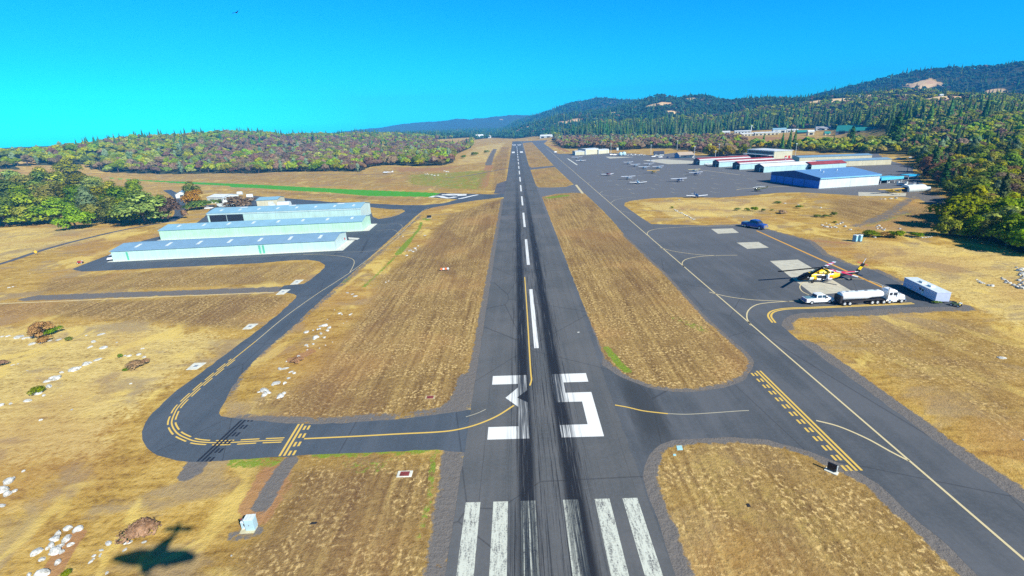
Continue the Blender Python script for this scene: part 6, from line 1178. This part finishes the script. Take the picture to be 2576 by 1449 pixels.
for px, b_, t_, w_, lb in ((2387, 594, 528, 1.0, "dark round oak at the near tip of the right wood"), (2440, 600, 532, 1.05, "dark oak second from the near tip of the right wood"), (2490, 606, 532, 1.0, "dark leafy oak third from the near tip of the right wood"), (2545, 618, 520, 1.05, "tall dark oak shading the straw at the right edge"), (2600, 640, 520, 1.1, "dark oak at the very right edge above its shadow"), (2470, 562, 478, 1.0, "yellow-green oak above the round dark ones"), (2530, 560, 470, 1.1, "dark oak behind the right edge's shaded trees")): tree_at('oak' if 'yellow' not in lb else 'yellow_tree', px, b_, t_, lb, None, w_, 'xl')
tree_at('yellow_tree', 2440, 510, 458, "yellow leaved tree glowing in the right wood", None, 1.1, 'xl', 1); tree_at('yellow_tree', 2480, 520, 468, "golden leaved tree beside its yellow neighbour in the right wood", None, 1.0, 'xl', 2); tree_at('orange_tree', 2385, 330, 305, "orange crowned tree among the distant pines", None, 1.3, 'hi', 1); tree_at('orange_tree', 2545, 355, 338, "red-orange bush-like tree near the grey roofs", None, 1.2, 'hi', 2)
tree_at('pine', 2247, 370, 283, "tall bright green pine standing out of the far trees", None, 1.3, 'hi', 1); tree_at('pine', 2139, 366, 317, "olive pine in front of the big teal roof", None, 1.5, 'hi', 2)
for px, b_, t_, lb in ((1790, 392, 362, "yellow-green tree left of its pair behind the clubhouse"), (1828, 393, 362, "yellow-green tree right of its pair behind the clubhouse"), (1868, 390, 360, "green tree behind the farthest red roof")): tree_at('yellow_tree' if 'yellow' in lb else 'oak', px, b_, t_, lb, None, 1.25, 'hi')
for px, b_, t_, lb in ((1195, 392, 380, "lone dark shrub in the golden field left of the runway"), (1168, 398, 388, "second lone shrub in the golden field"), (1225, 385, 376, "wide dark shrub at the field's far side")): shrub(px, b_, t_, lb, 'shrub', 1.5)

# ---------------------------------------------------------------- boulders
def rock_mesh(seed):
    r = np.random.default_rng(seed); bm = __import__('bmesh').new(); import bmesh
    bmesh.ops.create_icosphere(bm, subdivisions=2, radius=0.5); D = r.normal(size=(9, 3)); D /= np.linalg.norm(D, axis=1, keepdims=True); c = r.uniform(.30, .46, 9)
    for v in bm.verts:
        p = np.array(v.co)
        for d_, k in zip(D, c):
            o = p@d_-k
            if o > 0: p = p-d_*o*0.9
        v.co = p*(1+r.uniform(-.05, .05))+np.array([0, 0, .22])
    me = bpy.data.meshes.new("boulder"); bm.to_mesh(me); bm.free()
    return me
m, nt, b = nodes("pale_limestone"); g = NG(nt); f_ = g.noise(g.coord(), 3.0, 4, .65)
g.link(g.ramp(f_, [(.32, (.20, .19, .16)), (.45, (.42, .43, .40)), (.62, (.64, .67, .65))]), b.inputs['Base Color']); b.inputs['Roughness'].default_value = .9; b.inputs['Specular IOR Level'].default_value = .1; g.bump(g.noise(g.coord(), 6, 4, .7), .7, .12, b)
ROCKS = [rock_mesh(i) for i in range(6)]
for me_ in ROCKS: me_.materials.append(m)
def rock(px, py, w, lb, grp, flat=0.62, n=[0]):
    x, y, z = hit(px, py); d = float(np.array([x-CAMX, y, z-H])@FW); s_ = w/FPX*d; k = n[0] = n[0]+1
    o = bpy.data.objects.new("boulder", ROCKS[k % 6]); COL.objects.link(o); o.location = (x, y, z-.12*s_); o.rotation_euler = (0, 0, k*1.9); o.scale = (s_*1.05, s_*random.uniform(.55, 1.0), s_*flat*random.uniform(.8, 1.15)); tag(o, lb, "rock", grp)
def rocks(pts, fx, lb, grp, flat=.62):
    for q in pts: x, y = fx(q[0], q[1]); rock(x, y+q[2]*fx.k*.2, q[2]*fx.k, lb, grp, q[3] if len(q) > 3 else flat)
def mk(ox, oy, k):
    def fx(a, b_): return ox+a*k, oy+b_*k
    fx.k = k; return fx
F0, F4, F1, F5 = mk(0, 590.3, .25), mk(0, 952.5, .34252), mk(644, 590.3, .25), mk(644, 952.5, .34252); FR = mk(1932, 496.4, .25); F5b = mk(1770.9, 362.2, .25)
rocks([(20, 1020, 40), (80, 1015, 45), (190, 1012, 110), (250, 1030, 60), (310, 1025, 60), (320, 1085, 80), (410, 1080, 50), (450, 1070, 40), (590, 1045, 60, .3), (500, 1060, 40, .4)], F0, "pale rock in the outcrop beside the golden brown tree", "outcrop by the golden brown tree", .45)
rocks([(870, 1008, 40, .3), (1015, 985, 90, .25), (945, 1065, 60), (905, 1120, 70, .35), (1045, 1125, 80), (1175, 1080, 30, .3), (1435, 1140, 40), (1400, 1195, 60, .4), (1455, 1225, 50), (1300, 1210, 50), (1260, 1215, 30)], F0, "pale rock scattered near the purplish shrub", "rocks near the purplish shrub", .5)
rocks([(985, 1240, 90, .4), (865, 1290, 80), (905, 1285, 50), (750, 1340, 110), (710, 1360, 60), (800, 1330, 50), (620, 1380, 50), (580, 1425, 100), (540, 1430, 60), (510, 1440, 50)], F0, "pale rock in the slanting boulder line left of the taxiway", "slanting boulder line")
rocks([(460, 1318, 80, .2), (280, 1355, 60, .2), (400, 1395, 60, .2), (130, 1303, 40, .3), (180, 1295, 30, .3), (130, 520, 25), (90, 530, 30), (300, 390, 22, .3)], F0, "flat pale stone half buried in straw grass", "flat stones in the straw")
rocks([(350, 10, 50), (360, 48, 60), (280, 100, 55), (205, 150, 65, .4), (320, 120, 30), (450, 122, 55, .2), (530, 220, 45, .2), (300, 300, 28), (10, 185, 45), (80, 180, 30), (960, 33, 22)], F4, "white rock around the bright green bush", "rocks by the bright green bush")
rocks([(70, 745, 75), (95, 730, 40), (20, 810, 80), (60, 840, 65), (110, 820, 40), (20, 920, 65, .45), (175, 678, 28)], F4, "white boulder at the left edge of the photograph", "boulders at the left edge", .75)
rocks([(500, 1095, 60), (430, 1130, 60), (580, 1100, 65), (545, 1120, 40), (495, 1165, 80), (405, 1170, 75), (380, 1215, 70), (440, 1225, 60), (410, 1255, 95), (350, 1240, 45), (520, 1215, 50), (455, 1270, 40), (270, 1265, 75), (310, 1320, 50), (425, 1345, 55), (310, 1425, 105), (215, 1438, 40), (375, 1280, 40)], F4, "white boulder in the big pile left of the aircraft's shadow", "big boulder pile", .8)
rocks([(745, 1255, 38), (740, 1290, 25), (690, 1295, 33), (735, 1300, 28), (665, 1338, 40), (690, 1320, 22), (785, 1420, 33), (940, 1195, 60, .4), (800, 1195, 75, .35), (920, 1250, 40), (1060, 1190, 45, .3), (1700, 1297, 18)], F4, "pale stone strewn beneath the reddish dry shrub", "stones beneath the reddish shrub", .5)
rocks([(508, 970, 60), (575, 960, 28), (605, 1020, 75), (590, 1045, 45), (655, 985, 55), (690, 905, 80), (650, 915, 50), (740, 925, 60), (720, 960, 40), (640, 940, 40), (690, 1030, 38), (720, 850, 18), (620, 950, 35)], F1, "white rock in the broken outcrop beside the left taxiway", "broken outcrop by the left taxiway", .55)
rocks([(845, 785, 45), (865, 800, 30), (945, 800, 38), (960, 790, 25), (505, 1105, 48), (520, 1125, 25), (575, 1095, 35), (515, 1155, 24), (430, 1215, 40), (305, 1275, 28), (290, 1330, 95, .25), (240, 1340, 60), (350, 1370, 65, .3), (385, 1385, 45), (330, 1435, 45), (700, 1110, 18), (640, 1140, 18), (770, 1080, 15), (880, 890, 14), (915, 870, 14), (790, 755, 14)], F1, "pale stone along the ditch between taxiway and mown grass", "stones along the ditch", .5)
rocks([(920, 575, 50, .3), (970, 590, 45, .3), (1000, 610, 50, .3), (1305, 475, 32), (1335, 465, 18), (1515, 205, 34), (1560, 150, 36), (1600, 130, 42), (1580, 165, 32), (1540, 160, 26), (1630, 110, 24), (1610, 150, 22), (1500, 165, 14), (1700, 5, 30), (1480, 15, 22)], F1, "white stone cluster piece near the green weed strip", "stones near the green weed strip", .5)
rocks([(65, 75, 85), (60, 112, 60), (95, 100, 35), (180, 120, 55), (205, 105, 35), (150, 20, 65, .35), (210, 28, 40), (20, 95, 28), (125, 40, 35), (165, 135, 35)], F5, "big white rock at the taxiway bend's inner grass", "rocks at the taxiway bend")
rocks([(1190, 815, 28), (1215, 825, 30), (1240, 830, 30), (1260, 810, 26), (1280, 835, 34), (1310, 830, 30), (1340, 805, 36), (1370, 800, 30), (1390, 790, 28), (1420, 828, 40), (1475, 856, 36), (1350, 878, 16), (1230, 795, 22), (1330, 838, 26)], F5b, "white rock in the pile right of the gravel track", "rock pile by the gravel track", .7)
rocks([(1735, 830, 22), (1760, 820, 34), (1780, 845, 30), (1800, 860, 30), (1810, 865, 26), (1820, 855, 22), (1745, 850, 22), (1970, 850, 26), (1715, 935, 36)], F5b, "white boulder by the dark thicket", "boulders by the dark thicket", .8)
rocks([(2060+i*19, 935+(i*37 % 13)-6, 20+(i*7 % 14)) for i in range(13)], F5b, "pale stone in the low row beneath the dark oaks", "stone row beneath the dark oaks", .6)
rocks([(815, 592, 30), (1175, 638, 30), (950, 612, 20), (230, 735, 14), (395, 735, 14), (720, 748, 12), (798, 738, 14), (1880, 545, 40), (1930, 540, 40), (1820, 550, 34), (1780, 552, 24)], F5b, "single pale stone on the golden slope below the ramp", "single stones below the ramp", .6)
rocks([(2500+((i*53) % 80), 700+i*16, 34+(i*11 % 24)) for i in range(14)]+[(2370, 820, 40), (2400, 840, 45), (2430, 860, 45), (2470, 880, 45), (2500, 895, 50), (2390, 855, 30), (2350, 810, 26)], FR, "white boulder in the rock heap at the right edge", "rock heap at the right edge", .75)
rocks([(2100, 825, 24), (2120, 840, 36), (2145, 855, 40), (2170, 862, 26), (2220, 880, 50), (2255, 885, 50)], FR, "white rock in the small line before the right rock heap", "small rock line on the right", .7)
rocks([(1630+i*15, 1300+i*7+(i*29 % 9), 16+(i*5 % 14)) for i in range(15)], mk(1288, 201.2, .25), "dark brown rock along the small ditch wall", "ditch wall rocks", .7)
rocks([(1800, 380, 60), (1840, 390, 50), (1860, 365, 50), (1890, 400, 60), (1975, 400, 70), (2060, 415, 80), (2150, 410, 80), (2320, 295, 60), (2360, 300, 50), (2400, 310, 90), (2440, 320, 70), (2380, 380, 70)], mk(905.6, 402.5, .09115), "distant white stone in the field left of the runway", "stones in the far left field", .5)
rocks([(1090+i*26, 300+(i*17 % 23), 26+(i*5 % 18)) for i in range(18)], mk(1422.1, 348.8, .1302), "pale rock in the bank between the fuel tanks and dark house", "rock bank behind the ramp", .8)
for px, py, w, lb in ((2521, 901, 22, "flat white slab in the golden grass at the far right"), (2575, 1108, 9, "small white stone at the right edge"), (1455, 836, 8, "tiny pale stone in the grass island"), (1709, 503, 9, "white stone at the ramp corner of the golden grass")): rock(px, py, w, lb, None, .35)

# ---------------------------------------------------------------- airfield furniture
M_CONB = M_CONW
def slab(name, lb, pts, h, mat, cat, grp=None):
    P = GL(pts); cx, cy = np.mean(P, 0); r = thing(name, lb, cat, (cx, cy), 0, grp); v = [(x-cx, y-cy) for x, y in P]
    a = sum(v[i][0]*v[(i+1) % 4][1]-v[(i+1) % 4][0]*v[i][1] for i in range(4)); v = v if a > 0 else v[::-1]
    part("slab", MB().add([(x, y, 0.0) for x, y in v]+[(x, y, h) for x, y in v], [(4, 5, 6, 7)]+[(i, (i+1) % 4, 4+(i+1) % 4, 4+i) for i in range(4)]), mat, r); return r
GP = "light base slabs along the left taxiway"
for i, (px, py, s_, lb) in enumerate(((492.5, 921.6, 1.0, "square pale slab with a dark centre nearest the taxiway bend"), (629, 821.6, .78, "square pale slab second from the taxiway bend"), (711.5, 734.8, .72, "pale slab at the stub below the old strip"), (746.5, 709.8, .66, "pale slab at the stub above the old strip"))):
    r = slab("base_slab", lb, [(px-25*s_, py+9.5*s_), (px+3*s_, py+8*s_), (px+27*s_, py-9*s_), (px-4*s_, py-8*s_)], .06, M_CONB, "slab", GP); part("hatch", MB().box(-.35, -.35, .06, .35, .35, .10), M_STEEL, r)
M_RUST = paint("rust_red_cover", (0.20, 0.040, 0.035), .7, var=.25, scale=3)
r = thing("drain_cover", "rust red square drain cover in a white frame by the runway", "drain cover", G(1018, 1193)); part("frame", MB().box(-.98, -.55, 0, .98, .62, .07, 0, .03), M_CONB, r); part("cover", MB().box(-.60, -.40, .072, .62, .44, .09), M_RUST, r)
r = thing("drain_cover", "small rust red drain cover at the corner of the left mown grass", "drain cover", G(1082, 1000)); part("frame", MB().box(-.85, -.5, 0, .85, .55, .05), paint("sandy_concrete", (.45, .36, .20), .9), r); part("cover", MB().box(-.55, -.4, .052, .55, .42, .07), M_RUST, r)
slab("marker_plate", "pale cyan square plate at the right connector's corner", [(1704, 1133), (1718, 1132), (1715, 1121), (1701.5, 1121.5)], .04, paint("cyan_plate", (.35, .62, .66), .6), "plate"); slab("marker_plate", "tiny pale cyan plate below its larger twin", [(1694, 1147), (1701, 1146.5), (1700, 1142), (1693, 1142.3)], .03, MATS["cyan_plate"], "plate")
slab("mat", "small black flat mat in the brown grass on the right", [(1877, 1268), (1884, 1267), (1889, 1275), (1881, 1276)], .05, M_RUB, "mat"); slab("mat", "small dark flat mat in the tufted grass on the left", [(778, 1320), (795, 1318), (799, 1313), (784, 1314)], .05, M_RUB, "mat")
def gsign(lb, p, q, h, face, back, white=False):
    a, b_ = G(*p), G(*q); L_ = math.hypot(b_[0]-a[0], b_[1]-a[1]); r = thing("taxiway_sign", lb, "sign", a, math.atan2(b_[1]-a[1], b_[0]-a[0]))
    part("board", MB().box(0, -.12, .2, L_, .12, h), back, r); part("base", MB().box(-.2, -.4, 0, L_+.2, .4, .08), M_CONB, r)
    for x in (.2, L_-.3): part("leg", MB().box(x, -.05, .08, x+.1, .05, .2), M_STEEL, r)
    part("panel_face", MB().box(.05, .122, .28, L_-.05, .14, h-.06), face, r)
    if white: part("end_cap", MB().box(L_-.02, -.13, .25, L_+.06, .13, h-.05), M_WHITE, r)
    return r
gsign("dark taxiway sign seen from behind with a pale end, beside the hold line", (2080, 1181), (2103, 1191), 1.15, M_REDS, M_BLKP, True); gsign("black taxiway sign with a white stone base on the left mown grass", (1074, 549), (1085, 548), 1.4, M_YEL, M_BLKP, False)
r = thing("barricade", "orange and white striped barricade on the mown grass", "barricade", G(1119, 681), rad(12))
for k in range(4): part("plank", MB().box(-1.3+k*.68, -.08, .35, -1.3+k*.68+.56, .08, .95), (paint("orange_plastic", (.75, .16, .03), .5), M_WHITE)[k % 2], r)
for x in (-1.1, 1.1): part("foot", MB().box(x-.05, -.4, 0, x+.05, .4, .35), M_STEEL, r)
part("rail", MB().box(-1.35, -.05, .55, 1.4, .05, .65), M_WHITE, r)
r = thing("road_sign", "yellow diamond sign beside the narrow road on the left", "sign", G(92, 641), rad(8)); part("post", MB().tube((0, 0, 0), (0, 0, 1.2), .05), M_STEEL, r); part("panel", MB().add([(0, -.03, .5), (.72, -.03, 1.22), (0, -.03, 1.94), (-.72, -.03, 1.22), (0, .03, .5), (.72, .03, 1.22), (0, .03, 1.94), (-.72, .03, 1.22)], [(0, 1, 2, 3), (7, 6, 5, 4), (0, 4, 5, 1), (1, 5, 6, 2), (2, 6, 7, 3), (3, 7, 4, 0)]), M_YEL, r)
# electrical cabinets on a concrete pad, lower left
c0 = G(612, 1341); r = thing("electrical_cabinet", "pale blue-white electrical cabinet on a concrete pad, larger of the two", "cabinet", G(634.5, 1330), rad(4)); MB_ = paint("cabinet_paint", (.36, .54, .60), .4, var=.05)
part("body", MB().box(-.52, -.35, .08, .48, .45, 1.55), MB_, r); part("door", MB().box(-.46, -.38, .16, .40, -.352, 1.42), MB_, r); part("roof", MB().box(-.56, -.40, 1.552, .52, .5, 1.62), M_WHITE, r); part("handle", MB().box(-.1, -.41, .75, 0.0, -.381, .9), M_STEEL, r)
r = thing("electrical_cabinet", "small grey electrical cabinet left of its larger twin", "cabinet", G(619, 1329), rad(4)); part("body", MB().box(-.35, -.2, .1, .2, .3, 1.1), M_SKYL, r); part("meter", MB().box(-.05, -.24, .5, .15, -.201, .85), M_BLKP, r); part("door", MB().box(-.3, -.225, .2, -.1, -.201, 1.0), MB_, r)
r = thing("post", "black wooden post beside the small cabinet", "post", G(612, 1328), 0); part("shaft", MB().box(-.09, -.07, 0, .09, .07, 1.25), M_BLKP, r); part("cap", MB().box(-.1, -.08, 1.25, .1, .08, 1.3), M_RUST, r)
slab("concrete_pad", "cream concrete pad under the electrical cabinets", [(602.6, 1343.4), (638.4, 1341.3), (649, 1324), (611.6, 1325)], .09, paint("cream_concrete", (.50, .47, .30), .9), "pad")
# portable toilets
for i, (px, lb) in enumerate(((2150, "dark side portable toilet, left of the pair on the golden grass"), (2161, "pale blue portable toilet, right of the pair on the golden grass"))):
    r = thing("portable_toilet", lb, "portable toilet", G(px, 607.5-i*.3), rad(28), "portable toilets"); part("body", MB().box(-.6, -.6, .1, .6, .6, 2.15), paint("toilet_blue", (.16, .36, .48), .5), r); part("roof", MB().prism([(-.66, 2.15), (.66, 2.15), (.5, 2.36), (-.5, 2.36)], -.66, .66, 'x'), M_WHITE, r); part("door", MB().box(-.45, -.63, .2, .45, -.601, 2.05), paint("toilet_door", (.30, .55, .66), .5), r); part("vent_pipe", MB().tube((.45, .45, 2.2), (.45, .45, 2.75), .06), M_BLKP, r); part("base", MB().box(-.65, -.65, 0, .65, .65, .1), M_CHAS, r)
shrub(2352, 764, 752, "bright green weeds growing at the trailer's corner", 'shrub', 1.6)
# ---------------------------------------------------------------- air
mb = MB().box(-1750, -120, -41, 3300, 6100, 420); hz = mb.build("haze", [], None); hz['kind'] = 'stuff'
hm = bpy.data.materials.new("haze"); hm.use_nodes = True; ht = hm.node_tree; ht.nodes.clear(); ho = ht.nodes.new('ShaderNodeOutputMaterial'); hv = ht.nodes.new('ShaderNodeVolumePrincipled')
hv.inputs['Color'].default_value = (0.05, 0.45, 1.0, 1); hv.inputs['Density'].default_value = 1.35e-4; hv.inputs['Anisotropy'].default_value = -0.3
ht.links.new(hv.outputs[0], ho.inputs['Volume']); hz.data.materials.append(hm)
